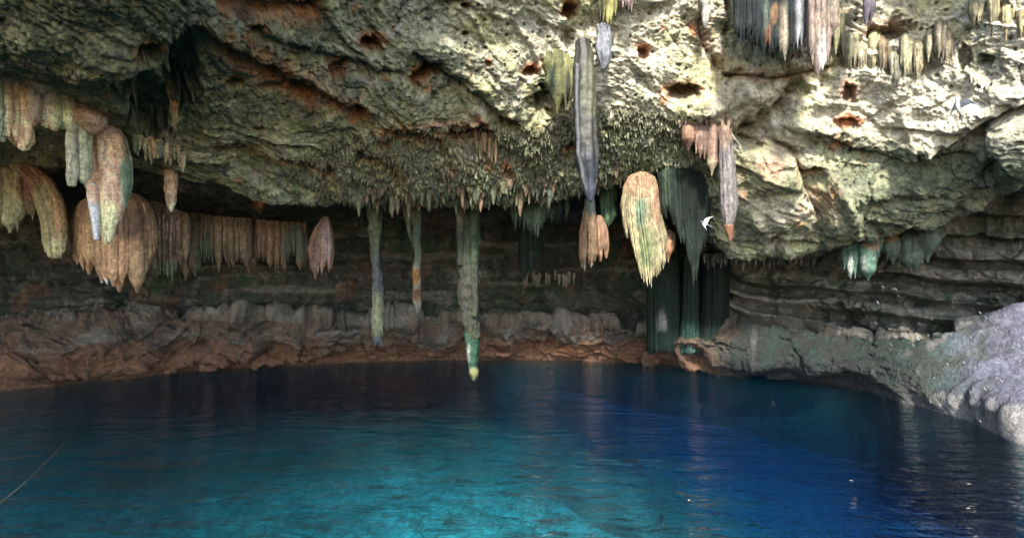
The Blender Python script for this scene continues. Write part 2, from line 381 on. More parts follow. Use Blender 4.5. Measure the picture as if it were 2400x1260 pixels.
# never in front of the camera
# ---- colour of the rock, with some light and shade painted in
def col(*c): return np.array(c)[None, None]
n_a = fbm(P * 0.8, 4, 0.6, 100); n_b = fbm(P * 2.3, 4, 0.65, 110); n_c = fbm(P * 6.0, 4, 0.65, 120); n_v = fbm(P * np.array([3.2, 3.2, .7]), 4, .6, 130)
def mixc(c, b, f):
    f = np.clip(f, 0, 1)[..., None]; return c * (1 - f) + b * f
olive, cream, yel, dark, green, rust, pinkc, brown, greyc = (col(.27,.28,.16), col(.62,.56,.43), col(.42,.39,.17), col(.03,.038,.03),
    col(.06,.10,.055), col(.46,.16,.055), col(.50,.36,.26), col(.17,.085,.045), col(.30,.28,.25))
Cc = np.broadcast_to(olive, P.shape).copy()
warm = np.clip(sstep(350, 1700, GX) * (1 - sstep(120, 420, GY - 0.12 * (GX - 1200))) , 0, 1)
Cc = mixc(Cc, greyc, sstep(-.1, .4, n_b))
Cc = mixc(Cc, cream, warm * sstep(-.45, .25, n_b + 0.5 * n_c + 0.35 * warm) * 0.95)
Cc = mixc(Cc, yel, sstep(0.1, .4, n_a + .5 * n_c) * (1 - right_m * .4) * 0.8)
Cc = mixc(Cc, green, sstep(0.05, .3, fbm(P * 1.3, 4, .6, 140)) * (0.6 - .4 * warm))
Cc = mixc(Cc, col(.48,.47,.29), sstep(-.15, .25, fbm(P * 1.9, 4, .6, 145)) * .75 * (1 - warm))  # paler colour stands in for sky light, mostly on the left
Cc = mixc(Cc, dark, sstep(.08, .4, n_c + 0.4 * n_b) * (0.8 - .3 * warm))
Cc = mixc(Cc, rust, sstep(.27, .42, fbm(P * 2.1, 4, .65, 147)) * .7)
Cc = mixc(Cc, col(.13,.15,.095), sstep(1850, 2050, GX) * sstep(300, 390, GY) * sstep(-.4, .1, n_b + .3 * n_c) * .85)  # shade painted in: lower right ceiling made darker and greener
Cc = mixc(Cc, col(.46,.44,.16), sstep(.1, .3, fbm(P * 1.1, 4, .6, 148)) * sstep(350, 800, GX) * .45 * (1 - sstep(250, 350, GY)))
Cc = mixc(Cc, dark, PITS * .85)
Cc = mixc(Cc, dark, (-1.1 * rid * 0.5 - 0.05).clip(0, 1) * .95)
Cc = mixc(Cc, green * .9, blob(2370, 340, 85, 80) * .8 + blob(2200, 385, 110, 45) * .5 + blob(1560, 60, 60, 60) * 0)
Cc = mixc(Cc, rust, (blob(1790, 400, 60, 40) * .55 + blob(1930, 450, 30, 60) * .4) * sstep(-.3, .3, n_b) * ceil_m)
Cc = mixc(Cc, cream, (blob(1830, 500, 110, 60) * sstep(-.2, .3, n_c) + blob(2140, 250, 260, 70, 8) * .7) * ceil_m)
# walls
wallc = mixc(np.broadcast_to(col(.10,.10,.08), P.shape).copy(), green, sstep(-.1, .3, n_a))
wallc = mixc(wallc, greyc, sstep(.05, .4, n_b) * .6)
wallc = mixc(wallc, dark, sstep(0, .35, n_v) * .7)
wallc = mixc(wallc, col(.30,.27,.22), sstep(.18, .42, strata + .5 * n_b) * .7)
wallc = mixc(wallc, col(.22,.12,.07), sstep(.15, .35, fbm(P * 1.4, 4, .6, 149)) * .7 * (1 - right_m))
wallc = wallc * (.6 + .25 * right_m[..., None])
wallc = mixc(wallc, greyc * .6, right_m * sstep(0.0, .3, n_c + n_a) * .7)
Cc = mixc(Cc, wallc, sstep(5.1, 5.6, ROW))
# shelf and bank: grey-green on top, brown above the water, blue-grey to the far right
shc = mixc(np.broadcast_to(col(.30,.27,.20), P.shape).copy(), green * 1.3, sstep(-.1, .3, n_a) * (1 - sstep(600, 800, GX) * .5))
shc = mixc(shc, col(.20,.13,.085), sstep(9.75, 10.05, ROW + .25 * n_b))
shc = mixc(shc, col(.42,.38,.31), (1 - np.abs((ROW - 9.85) / .22)).clip(0, 1) * sstep(-.2, .2, n_b))
shc = mixc(shc, dark, sstep(-.05, .22, n_c + .6 * n_a) * .85 * sstep(9.8, 10.1, ROW))
shc = mixc(shc, brown * 1.5, sstep(10.5, 11.3, ROW + 1.1 * n_b) * (1 - right_m))
shc = mixc(shc, rust * .6, sstep(.1, .4, n_b) * sstep(10.8, 11.5, ROW) * .6 * (1 - right_m))
bank = mixc(np.broadcast_to(col(.05,.058,.046), P.shape).copy(), col(.025,.075,.056), sstep(-.15, .25, n_b))
bank = mixc(bank, col(.17,.17,.15), sstep(.18, .4, n_v))
bank = mixc(bank, brown * .8, sstep(.0, .35, n_a) * (1 - sstep(1900, 2150, GX)))
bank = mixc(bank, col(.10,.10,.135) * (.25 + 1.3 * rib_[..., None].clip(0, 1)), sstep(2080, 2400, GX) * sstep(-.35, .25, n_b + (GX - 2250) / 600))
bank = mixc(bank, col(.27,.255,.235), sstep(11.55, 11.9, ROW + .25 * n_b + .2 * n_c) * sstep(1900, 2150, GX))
bank = bank * (.3 + .7 * sstep(2080, 2300, GX))[..., None]  # shade painted into the bank, fading out towards the far right
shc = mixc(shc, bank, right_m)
shc = mixc(shc, col(.27,.25,.21), .8 * sstep(.1, .4, .5 * n_c + perlin(np.stack([P[..., 0] * .9, P[..., 1] * .9, P[..., 2] * 9], -1), 146) - .5 * np.abs(ROW - 10.2) + .1 - right_m))
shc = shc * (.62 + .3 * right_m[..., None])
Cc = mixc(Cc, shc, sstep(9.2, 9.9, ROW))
Cc = mixc(Cc, col(.035,.05,.045), sstep(-.02, -.12, P2[..., 2]))
Cc = mixc(Cc, rust * (1 + .5 * n_c[..., None]), STAIN * .92)
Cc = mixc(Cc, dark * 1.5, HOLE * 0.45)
Cc = np.clip(Cc, 0.01, 0.8)

M_rock = rock_material('cave_rock')
M_wet = rock_material('wet_rock', rough=0.45, spec=0.5)
rs = lambda r: int(np.searchsorted(rows, r))
def shell(name, r0, r1, mat):
    a_, b_ = rs(r0), rs(r1)
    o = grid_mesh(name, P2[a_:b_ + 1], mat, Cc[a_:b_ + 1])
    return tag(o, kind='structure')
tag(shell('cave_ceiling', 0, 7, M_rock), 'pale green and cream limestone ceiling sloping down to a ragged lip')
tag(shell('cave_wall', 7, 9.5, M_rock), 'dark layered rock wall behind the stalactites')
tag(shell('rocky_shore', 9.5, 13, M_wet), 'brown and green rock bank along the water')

# ------------------------------------------------------------------ pool: water and its bed
def water_material():
    g = N('pool_water')
    co = g.n('ShaderNodeTexCoord').outputs['Object']
    mp = g.n('ShaderNodeMapping', Vector=co); mp.inputs['Scale'].default_value = (0.8, 2.4, 1); mp.inputs['Rotation'].default_value = (0, 0, math.radians(8))
    n1 = g.n('ShaderNodeTexNoise', Vector=mp.outputs[0], Scale=1.15, Detail=3.0, Roughness=0.5, Distortion=0.8).outputs[0]
    n2 = g.n('ShaderNodeTexNoise', Vector=mp.outputs[0], Scale=6.0, Detail=3.0, Roughness=0.6).outputs[0]
    h = g.math('ADD', n1, g.math('MULTIPLY', n2, 0.3))
    b = g.n('ShaderNodeBump', Height=h, Strength=1.0, Distance=0.15).outputs[0]
    gl = g.n('ShaderNodeBsdfGlossy', Roughness=0.03, Normal=b)
    tp = g.n('ShaderNodeBsdfTransparent')
    rf = g.n('ShaderNodeBsdfRefraction', Roughness=0.0, IOR=1.33, Normal=b)
    tr = g.n('ShaderNodeMixShader', i0=0.5, i1=tp.outputs[0], i2=rf.outputs[0])
    fc = g.n('ShaderNodeLayerWeight', Blend=0.5, Normal=b).outputs['Facing']
    fr = g.math('ADD', 0.02, g.math('MULTIPLY', 0.98, g.math('POWER', fc, 5.0)))
    mx = g.n('ShaderNodeMixShader', i0=fr, i1=tr.outputs[0], i2=gl.outputs[0])
    g.l(mx.outputs[0], g.out.inputs[0])
    ab = g.n('ShaderNodeVolumeAbsorption', Color=(0.0, 0.825, 0.965, 1), Density=0.66)
    g.l(ab.outputs[0], g.out.inputs[1])
    return g.m
def box(name, x0, x1, y0, y1, z0, z1, mat):
    V = np.array([(x, y, z) for z in (z0, z1) for y in (y0, y1) for x in (x0, x1)], float)
    Q = np.array([(0, 2, 3, 1), (4, 5, 7, 6), (0, 1, 5, 4), (2, 6, 7, 3), (0, 4, 6, 2), (1, 3, 7, 5)])
    return raw_mesh(name, V, Q, mat, smooth=False)
wt = box('water', -14, 14, -3, 17, -9.5, 0, water_material())
tag(wt, 'clear pool water, teal over the shallows and deep blue to the right', kind='structure')

bx, by = np.meshgrid(np.linspace(-13.8, 13.8, 420), np.linspace(-2.8, 16.8, 300))
wob_ = .8 * perlin(np.stack([bx * .4, by * .4, bx * 0], -1), 200) + .3 * perlin(np.stack([bx * 1.3, by * 1.3, bx * 0], -1), 201)
fx = bx - 0.2 + 0.45 * (by - 7.5) + wob_                   # the bed falls away gently to the right and towards the far wall
dep = 1.35 + 0.04 * (1 - bx).clip(0) + 5.0 * sstep(0.0, 9.5, fx) + .13 * (by - 7).clip(0)
B = np.stack([bx, by, -dep], -1)
B[..., 2] += 0.16 * fbm(B * 5, 4, .6, 215, ridged=True) + 0.25 * fbm(B * .8, 4, .55, 210) + 0.10 * fbm(B * 3, 4, .6, 220, ridged=True)
bed_shade = sstep(0.5, -5.5, bx + .3 * (by - 8) + 1.2 * fbm(B * .5, 3, .6, 233))         # roof shade painted into the bed to the left, pale sand in the middle and in the deep
bc = mixc(np.broadcast_to(col(.62,.62,.50), B.shape).copy(), col(.10,.12,.09), sstep(-.05, .25, fbm(B * 1.6, 5, .7, 230)) * .8)
bc = mixc(bc, col(.02,.03,.025), sstep(-.04, .1, fbm(B * 2.6, 5, .75, 236)) * .9)
bc = mixc(bc, col(.7,.7,.6), sstep(.05, .2, fbm(B * 6, 4, .7, 237)) * .8)
bc = mixc(bc, col(.78,.78,.68), sstep(.1, .4, fbm(B * 2.4, 4, .6, 240)))
bc = mixc(bc, bc * .22 + .015, bed_shade)
bc = mixc(bc, bc * .12 + .008, sstep(8.0, 12.0, by + wob_) * sstep(5, 2, bx))  # far bed darkened as painted shade, so the near middle stays bright
bc = mixc(bc, col(.9,.9,.85), sstep(2.5, 6.0, fx) * sstep(-1.5, 1.5, bx))
tag(grid_mesh('pool_bed', B, rock_material('pool_bed_rock', fine=.8), bc, flip=True), 'pale rock on the pool bottom, with painted shade to the left', kind='structure')

# ------------------------------------------------------------------ dripstone
def surf_d(px, py, rmin=0.0, rmax=5.3):
    """depth of the shell behind a picture position, among the given profile rows"""
    a_, b_ = rs(rmin), rs(rmax)
    c = int(np.argmin(np.abs(PX - px)))
    X = P2[a_:b_, max(0, c - 1):c + 2].reshape(-1, 3)
    sx = CX + X[:, 0] / X[:, 1] * F; sy = CY - (X[:, 2] - CAMZ) / X[:, 1] * F
    k = np.argmin((sx - px) ** 2 + (sy - py) ** 2)
    return float(X[k, 1])

def flow_material(name, rough=0.6, spec=0.35, streak=1.0, bump=0.02):
    g = N(name)
    co = g.n('ShaderNodeTexCoord').outputs['Object']
    vc = g.n('ShaderNodeVertexColor', _layer_name='Col').outputs[0]
    mp = g.n('ShaderNodeMapping', Vector=co); mp.inputs['Scale'].default_value = (1, 1, 0.3)
    n1 = g.n('ShaderNodeTexNoise', Vector=mp.outputs[0], Scale=19.0, Detail=7.0, Roughness=0.72, Distortion=0.7).outputs[0]
    n2 = g.n('ShaderNodeTexNoise', Vector=co, Scale=42.0, Detail=6.0, Roughness=0.8).outputs[0]
    n3 = g.n('ShaderNodeTexNoise', Vector=co, Scale=4.0, Detail=4.0, Roughness=0.6).outputs[0]
    c = g.mix(streak * .8, vc, g.ramp(n1, [(0.34, 0.22), (0.5, 0.95), (0.68, 1.5)]), 'MULTIPLY')
    c = g.mix(1.0, c, g.ramp(n2, [(0.32, 0.2), (0.46, 0.95), (0.68, 1.4)]), 'MULTIPLY')
    c = g.mix(0.7, c, g.ramp(n3, [(0.3, 0.6), (0.5, 1.0), (0.7, 1.3)]), 'MULTIPLY')
    h = g.math('ADD', n1, g.math('MULTIPLY', n2, 0.7))
    b = g.n('ShaderNodeBump', Height=h, Strength=0.9, Distance=bump).outputs[0]
    p = g.n('ShaderNodeBsdfPrincipled', Roughness=rough, Normal=b); p.inputs['Specular IOR Level'].default_value = spec
    g.l(c, p.inputs['Base Color']); g.l(p.outputs[0], g.out.inputs[0])
    return g.m
M_flow = flow_material('flowstone')
M_drip = flow_material('stalactite_stone', rough=.75, spec=.15, streak=0.6, bump=0.03)
M_slick = flow_material('wet_dark_dripstone', rough=0.42, spec=0.3, streak=0.5, bump=0.01)

def shade(V, spec, rnd=0.0):
    """rock colour over a dripstone, with light and shade painted in by column: spec = (base, [(px, py, rx, ry, colour), ...])"""
    base, spots = spec
    c = np.broadcast_to(np.array(base, float), V.shape).copy()
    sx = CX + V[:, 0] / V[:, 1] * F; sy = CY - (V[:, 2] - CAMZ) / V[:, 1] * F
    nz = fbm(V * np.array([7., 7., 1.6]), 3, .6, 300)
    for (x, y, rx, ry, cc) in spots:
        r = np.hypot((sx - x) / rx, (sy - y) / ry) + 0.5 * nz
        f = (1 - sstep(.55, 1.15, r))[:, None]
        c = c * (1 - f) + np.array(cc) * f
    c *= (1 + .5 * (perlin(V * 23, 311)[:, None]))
    c *= np.interp(sx.mean(), [450, 900], [1.45, .50]) * (1 + 0.35 * nz + 0.25 * perlin(V * 9, 310))[:, None]  # left dripstone paled for missing light, the rest darkened as if shaded
    return np.clip(c, .003, .8)

def tube(cx, cy, cz, rad, nside=12, sq=1.0, rot=0.0, flute=0, seed=0, rough=0.08):
    """closed tube round a path of rings; cx.. arrays of M, rad array of M"""
    M = len(cz); ph = np.linspace(0, 2 * np.pi, nside, endpoint=False) + rot
    f = 1.0
    rr = np.repeat(rad[:, None], nside, 1)
    Xn = np.stack([np.cos(ph)[None] * 1.6 + np.zeros((M, 1)) + seed * 3.1 + cx[:, None] * 0.7, np.sin(ph)[None] * 1.6 + np.zeros((M, 1)) + cy[:, None] * 0.3, np.repeat(cz[:, None] * 1.1, nside, 1)], -1)
    if flute: 
        Xf = Xn * np.array([flute / 3., flute / 3., .5]); rr = rr * (1 + 0.22 * (1 - 2 * np.abs(perlin(Xf, seed % 50))) - .1)
    Xb = Xn.copy(); Xb[..., 2] = cz[:, None] * 7
    rr = rr * (1 + rough * fbm(Xb, 3, .6, seed % 40) * 2)
    V = np.stack([cx[:, None] + rr * np.cos(ph), cy[:, None] - sq * rr * np.sin(ph), np.repeat(cz[:, None], nside, 1)], -1)
    top = np.array([[cx[0], cy[0], cz[0] + rad[0] * .3]]); bot = np.array([[cx[-1], cy[-1], cz[-1] - rad[-1] * .8]])
    V = np.concatenate([V.reshape(-1, 3), top, bot])
    i = np.arange(M * nside).reshape(M, nside); j = np.roll(i, -1, 1)
    Q = np.stack([i[:-1], i[1:], j[1:], j[:-1]], -1).reshape(-1, 4)
    t_, b_ = M * nside, M * nside + 1
    Q = np.concatenate([Q, np.stack([j[0], np.full(nside, t_), i[0], i[0]], -1), np.stack([i[-1], np.full(nside, b_), j[-1], j[-1]], -1)])
    return V, Q
def merge(parts):
    Vs, Qs, Ws, o = [], [], [], 0
    rm = np.random.RandomState(len(parts))
    for p_ in parts:
        V, Q = p_[:2]; Vs.append(V); Qs.append(Q + o); o += len(V)
        Ws.append(p_[2] if len(p_) > 2 else np.full(len(V), rm.choice([.7, .85, 1.0, 1.1, 1.22], p=[.15, .2, .3, .2, .15])))
    return np.concatenate(Vs), np.concatenate(Qs), np.concatenate(Ws)
def mesh_of(name, VQ, mat, spec, parent=None, origin=None):
    V, Q = VQ[:2]
    tri = Q[:, 2] == Q[:, 3]
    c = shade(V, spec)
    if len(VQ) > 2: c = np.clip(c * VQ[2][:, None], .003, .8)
    me = bpy.data.meshes.new(name)
    Qs = Q[~tri]; Ts = Q[tri][:, :3]
    if origin is None:
        t = V[np.argmax(V[:, 2])]; origin = np.array([V[:, 0].mean(), V[:, 1].mean(), V[:, 2].max()])
    Vl = (V - origin).astype(np.float32)
    li = np.concatenate([Qs.ravel(), Ts.ravel()]).astype(np.int32)
    st = np.concatenate([np.arange(len(Qs)) * 4, len(Qs) * 4 + np.arange(len(Ts)) * 3]).astype(np.int32)
    tt = np.concatenate([np.full(len(Qs), 4), np.full(len(Ts), 3)]).astype(np.int32)
    me.vertices.add(len(Vl)); me.vertices.foreach_set('co', Vl.ravel())
    me.loops.add(len(li)); me.loops.foreach_set('vertex_index', li)
    me.polygons.add(len(st)); me.polygons.foreach_set('loop_start', st); me.polygons.foreach_set('loop_total', tt)
    me.polygons.foreach_set('use_smooth', np.ones(len(st), bool))
    ca = me.color_attributes.new('Col', 'FLOAT_COLOR', 'POINT')
    cc = np.ones((len(Vl), 4), np.float32); cc[:, :3] = c; ca.data.foreach_set('color', cc.ravel())
    me.update(); me.validate(); me.materials.append(mat)
    o = bpy.data.objects.new(name, me); COL.objects.link(o)
    if parent is None: o.location = origin
    else:
        o.parent = parent; o.location = Vector(origin) - parent.location
    return o
def spike(prof, d, seed=0, flute=8, sq=1.0, rough=0.08, nside=28, lean=0.0):
    """one hanging stalactite; prof = [(py, px, half width px), ...] from the top down"""
    pr = np.array(prof, float); y = np.arange(pr[0, 0], pr[-1, 0] + .1, 2.5 if pr[-1, 0] - pr[0, 0] > 60 else 2.0)
    px = np.interp(y, pr[:, 0], pr[:, 1]); hw = np.interp(y, pr[:, 0], pr[:, 2])
    k = np.array([.25, .5, .25]); 
    if len(y) > 6:
        for _ in range(2): hw[1:-1] = np.convolve(hw, k, 'valid'); px[1:-1] = np.convolve(px, k, 'valid')
    dd = d + lean * (y - y[0]) / max(1, y[-1] - y[0])
    px = px + np.minimum(hw * .35, 2.6) * 2 * perlin(np.stack([y / 48, y * 0 + seed, y * 0], -1), 14)
    hw = hw * (1 + min(.2, rough * 1.3) * perlin(np.stack([y / 24, y * 0 + seed, y * 0 + 4], -1), 15))
    s = dd / F
    return tube((px - CX) * s, dd + 0 * px, CAMZ + (CY - y) * s, np.maximum(hw, .8) * s, nside, sq, 0, flute, seed, rough)
def bell(outl, d, bottoms, n, seed=0, thick=1.0, rf=1.0, jit_=8, flute=4, back=True, tip=.25):
    """flowing curtain: n ribs that start together at the head, follow the outline and end in tips of their own.
    outl = [(py, xl, xr)], bottoms = [(t 0..1, py)]"""
    rn = np.random.RandomState(seed); o = np.array(outl, float); bt = np.array(bottoms, float); out = []
    hwmax = (o[:, 2] - o[:, 1]).max() / 2
    tot = n if not back else int(n * 1.6)
    for k in range(tot):
        ph = np.pi * (k + .5 + rn.uniform(-.25, .25)) / n if k < n else np.pi + np.pi * (k - n + .5) / (tot - n)
        t = .5 - .5 * math.cos(ph)
        yb = np.interp(t, bt[:, 0], bt[:, 1]) + rn.uniform(-1, .7) * jit_ * 2.4 - (0 if k < n else 6)
        y0 = o[0, 0] + 6 * (1 - math.sin(ph % np.pi)) * 1.0
        y = np.arange(y0, max(yb, y0 + 10), 2.5)
        hw = (np.interp(y, o[:, 0], o[:, 2]) - np.interp(y, o[:, 0], o[:, 1])) / 2; cx_ = (np.interp(y, o[:, 0], o[:, 2]) + np.interp(y, o[:, 0], o[:, 1])) / 2
        r0 = np.pi * hw / n * .53 * rf * rn.uniform(.6, 1.5)
        r0 = np.minimum(r0, hw * .6)
        rem = (y[-1] - y); tl = rn.uniform(18, 45); r = r0 * (tip + (1 - tip) * sstep(0, tl * (1.2 - tip), rem)) 
        dd = d(np.mean(cx_)) if callable(d) else d
        px = cx_ - (hw - r0 * .7) * math.cos(ph) + 1.2 * perlin(np.stack([y / 26, y * 0 + k * 1.7, y * 0 + seed], -1), 5)
        dep_ = dd - (hw * .8 * thick) * math.sin(ph) / F * dd
        s = dep_ / F
        out.append(tube((px - CX) * s, dep_, CAMZ + (CY - y) * s, r * s, 12, 1.0, rn.uniform(0, 6), 4, seed + k, .07))
    # solid core behind the ribs
    y = np.arange(o[0, 0], bt[:, 1].mean() - 55, 4.)
    hw = (np.interp(y, o[:, 0], o[:, 2]) - np.interp(y, o[:, 0], o[:, 1])) / 2; cx_ = (np.interp(y, o[:, 0], o[:, 2]) + np.interp(y, o[:, 0], o[:, 1])) / 2
    dd = d(np.mean(cx_)) if callable(d) else d
    s = dd / F; hh = hw * .84 * sstep(-2, 50, y[-1] - y + 3)
    out.append(tube((cx_ - CX) * s, dd + 0 * y, CAMZ + (CY - y) * s, hh * s, 32, .8 * thick, 0, 8, seed, .05))
    return merge(out)
def curtain(ctrl, d, step, seed=0, rf=1.0, jit_=6, layers=2, wob=1.0, tip=.12):
    """a drapery along a line; ctrl = [(px, ytop, ybottom)], d(px) depth"""
    rn = np.random.RandomState(seed); c = np.array(ctrl, float); out = []
    for L in range(layers):
        x = c[0, 0] + rn.uniform(0, step)
        while x < c[-1, 0]:
            wv = rn.choice([.5, .8, 1.1, 1.6, 2.1], p=[.2, .28, .27, .17, .08])
            yt = np.interp(x, c[:, 0], c[:, 1]) - 4; yb = np.interp(x, c[:, 0], c[:, 2]) + (rn.uniform(-1.5, 1) + (wv - 1.1) * .9) * jit_ - L * 7
            st = step * wv
            r0 = st * .52 * rf * (1.25 if L else 1)
            y = np.arange(yt, max(yb, yt + 8), 2.5)
            rem = y[-1] - y; r = r0 * (tip + (1 - tip) * sstep(0, rn.uniform(18, 55) * (1.2 - tip), rem)) * (.75 + .25 * sstep(-3, 12, y - y[0])) * (1 + .15 * perlin(np.stack([y / 30, y * 0 + x, y * 0], -1), 3))
            dd = (d(x) if callable(d) else d) + L * r0 * 1.3 * 8 / F + rn.uniform(-.5, .5) * r0 * 9 / F
            dd = dd + .14 * (1 - sstep(0, 26, y - y[0]))
            px = x + wob * 3 * perlin(np.stack([y / 60, y * 0 + x / 40, y * 0 + seed], -1), 7)
            s = dd / F
            out.append(tube((px - CX) * s, dd + 0 * y, CAMZ + (CY - y) * s, r * s, 10, 1.25, rn.uniform(0, 6), 3, seed + int(x), .08))
            x += st
    return merge(out)
def holder(name, px, py, d, label, cat, group=None):
    o = bpy.data.objects.new(name, None); COL.objects.link(o); o.location = at(px, py, d); o.empty_display_size = .1
    bpy.context.view_layer.update()
    return tag(o, label, cat, group)

PEACH, PINK, CREAM, SAND, OLIVE, GREEN, DKG, BRN, RUST, GREY, DK = ((.54,.33,.20), (.52,.33,.23), (.55,.50,.38), (.46,.40,.24), (.20,.21,.12), (.11,.15,.10),
    (.035,.06,.045), (.20,.12,.07), (.36,.14,.05), (.26,.25,.26), (.03,.035,.035))

# --- the big peach drapery, upper left: fringed curtain, two long ribs and the heavy pendant
dl = lambda x: 6.55 + x / 300 * 1.35
t = holder('flowstone_drapery', 130, 200, dl(130), 'largest peach drapery with green edges, long rounded pendant at its right end', 'flowstone drapery')
mesh_of('curtain', curtain([(-170,120,330),(-60,130,290),(0,146,325),(18,148,330),(24,148,316),(38,150,326),(44,152,356),(60,154,358),(66,156,330),(76,160,284),(100,170,286),(112,176,302),(124,184,292),
    (130,190,312),(150,204,306),(158,212,300)], dl, 9.5, 11, rf=1.6, jit_=4, layers=2, tip=.5), M_flow,
    (PEACH, [(2,260,16,90,(.34,.38,.26)),(145,270,24,60,(.36,.38,.22)),(20,165,60,20,(.45,.40,.36)),(95,240,30,50,(.55,.42,.34))]), t)
mesh_of('curtain', curtain([(-170,110,150),(0,144,190),(60,148,200),(90,160,215),(150,198,245),(200,246,290),(240,275,300)], dl, 13, 15, rf=2.1, jit_=8, layers=2, tip=.5), M_flow, (PINK, [(120,190,90,20,(.38,.24,.17))]), t)
mesh_of('rib', curtain([(162,214,436),(172,222,440),(182,232,436)], dl, 9, 12, rf=1.4, jit_=3, layers=1, tip=.6), M_flow, ((.42,.40,.28), [(170,250,20,40,PINK)]), t)
mesh_of('rib', curtain([(190,240,424),(202,250,430),(212,262,420)], dl, 9, 14, rf=1.4, jit_=3, layers=1, tip=.6), M_flow, ((.42,.42,.28), []), t)
mesh_of('pendant', bell([(262,198,238),(285,196,266),(320,198,288),(370,200,300),(420,206,305),(470,212,298),(520,218,286),(576,232,270)], 8.0,
    [(0,470),(.1,450),(.25,545),(.4,572),(.7,574),(.85,530),(1,480)], 11, 13, thick=.8, rf=1.6, jit_=3, tip=.6), M_flow,
    (PINK, [(298,420,16,100,(.22,.30,.19)),(250,530,30,70,(.50,.46,.26)),(275,350,24,30,PEACH)]), t)
mesh_of('rib', spike([(430,216,9),(470,218,10),(520,224,8),(562,227,5)], 7.75, 17, 5), M_slick, ((.40,.40,.42), [(216,450,12,30,PINK)]), t)

o = mesh_of('flowstone_drapery', merge([curtain([(-200,378,520),(-60,380,540),(0,382,528),(20,384,545),(40,386,560),(50,386,505),(80,392,512),(98,398,520)], lambda x: 9.9, 10, 21, rf=1.6, jit_=5),
    bell([(386,20,80),(420,60,122),(470,84,148),(520,98,156),(604,104,160)], 9.8, [(0,590),(.3,604),(.6,600),(.8,606),(1,560)], 12, 22, thick=.6, rf=1.5, jit_=6, tip=.5)]), M_flow,
    ((.19,.16,.09), [(60,450,20,90,(.13,.06,.04)),(140,480,22,90,(.24,.15,.08)),(30,500,40,50,(.20,.20,.12)),(120,590,40,40,(.28,.25,.14)),(100,410,60,26,(.18,.09,.05))]))
tag(o, 'olive brown drapery at the left edge behind the largest peach one', 'flowstone drapery')
o = mesh_of('flowstone_drapery', bell([(452,225,320),(475,190,346),(515,174,360),(580,170,364),(690,178,358)], 10.2, [(0,600),(.08,640),(.25,630),(.35,684),(.45,650),(.6,678),(.7,640),(.85,684),(1,610)], 17, 31, thick=.7, rf=1.25, jit_=9), M_flow,
    ((.25,.15,.085), [(300,520,50,50,(.12,.07,.05)),(245,670,18,20,(.45,.38,.36)),(220,560,30,60,(.30,.19,.10)),(330,620,26,50,(.30,.20,.11))]))
tag(o, 'dark orange brown bell drapery with many pointed tips below the large pendant', 'flowstone drapery')
o = mesh_of('flowstone_drapery', curtain([(360,476,632),(380,482,652),(395,488,658),(412,496,648),(425,502,600),(436,505,620)], lambda x: 11.2, 8, 41, rf=1.4, jit_=9), M_flow, ((.20,.13,.09), [(398,520,22,50,(.36,.24,.20)),(390,640,40,30,(.10,.12,.07))]))
tag(o, 'narrow pinkish drapery just right of the bell drapery', 'flowstone drapery')
o = mesh_of('flowstone_drapery', curtain([(432,500,640),(470,506,610),(500,510,650),(520,512,600),(545,514,640),(580,516,600)], lambda x: 12.0, 8, 42, rf=1.4, jit_=18), M_flow, ((.12,.085,.055), [(520,540,30,40,(.18,.13,.09)),(480,600,30,60,(.08,.10,.06))]))
tag(o, 'dim brown and green drapery with uneven streaked fringe in the left recess', 'flowstone drapery')
o = mesh_of('flowstone_drapery', curtain([(576,516,625),(600,518,640),(612,520,590),(640,522,636),(668,524,640),(690,526,590),(716,526,630)], lambda x: 12.4, 7, 43, rf=1.4, jit_=12), M_flow, ((.15,.095,.06), [(690,570,36,60,(.06,.07,.05))]))
tag(o, 'dim brown drapery with fine even fringe at the back of the recess', 'flowstone drapery')
o = mesh_of('flowstone_drapery', bell([(508,757,770),(535,738,776),(570,724,781),(620,716,783),(648,716,782)], 11.2, [(0,600),(.2,645),(.45,650),(.7,636),(1,628)], 10, 44, thick=.7, rf=1.25, jit_=5), M_flow, ((.23,.14,.10), [(766,560,14,60,(.30,.21,.19))]))
tag(o, 'lone small brown bell drapery hanging in front of the dark recess', 'flowstone drapery')

# --- single stalactites
def stal(name, prof, d, spec, label, seed=0, mat=None, cat='stalactite', **k):
    o = mesh_of(name, spike(prof, d, seed, **k), mat or M_drip, spec); return tag(o, label, cat)
stal('stalactite', [(340,404,18),(358,403,12),(380,403,13),(440,400,12.5),(478,401,9),(497,402,2.5)], 9.2, ((.42,.27,.17), [(402,490,14,20,(.5,.42,.28))]), 'smooth peach stalactite hanging alone between the drapery and the main ceiling block', 3, M_flow, flute=5)
stal('stalactite', [(180,404,12),(215,402,9),(240,410,10),(262,404,9),(280,412,8),(296,406,3)], 7.7, ((.26,.19,.10), [(412,250,10,20,(.42,.22,.10)),(398,270,10,20,OLIVE)]), 'short knobbly olive and orange stalactite inside the dark hollow', 5, rough=.2)
t = holder('long_stalactite', 880, 455, 11.2, 'long thin mottled stalactite with a blunt knobbed end, first of the three', 'stalactite')
mesh_of('shaft', spike([(448,878,26),(470,880,20),(520,879,15),(580,880,12),(640,885,12),(700,886,12.5),(756,885,13),(786,884,13),(800,884,9)], 11.2, 51, flute=7, rough=.16, nside=36), M_drip,
    (OLIVE, [(880,500,30,70,(.16,.19,.11)),(886,650,20,80,(.15,.16,.16)),(884,740,22,60,(.42,.42,.26)),(895,600,10,60,DKG)]), t)
mesh_of('knob', merge([spike([(788,884,8),(796,883,11),(806,882,6)], 11.15, 52, rough=.15), spike([(792,892,3),(812,892,1.5)], 11.1, 53), spike([(794,878,3),(810,878,1)], 11.1, 54)]), M_drip, ((.14,.15,.17), []), t)
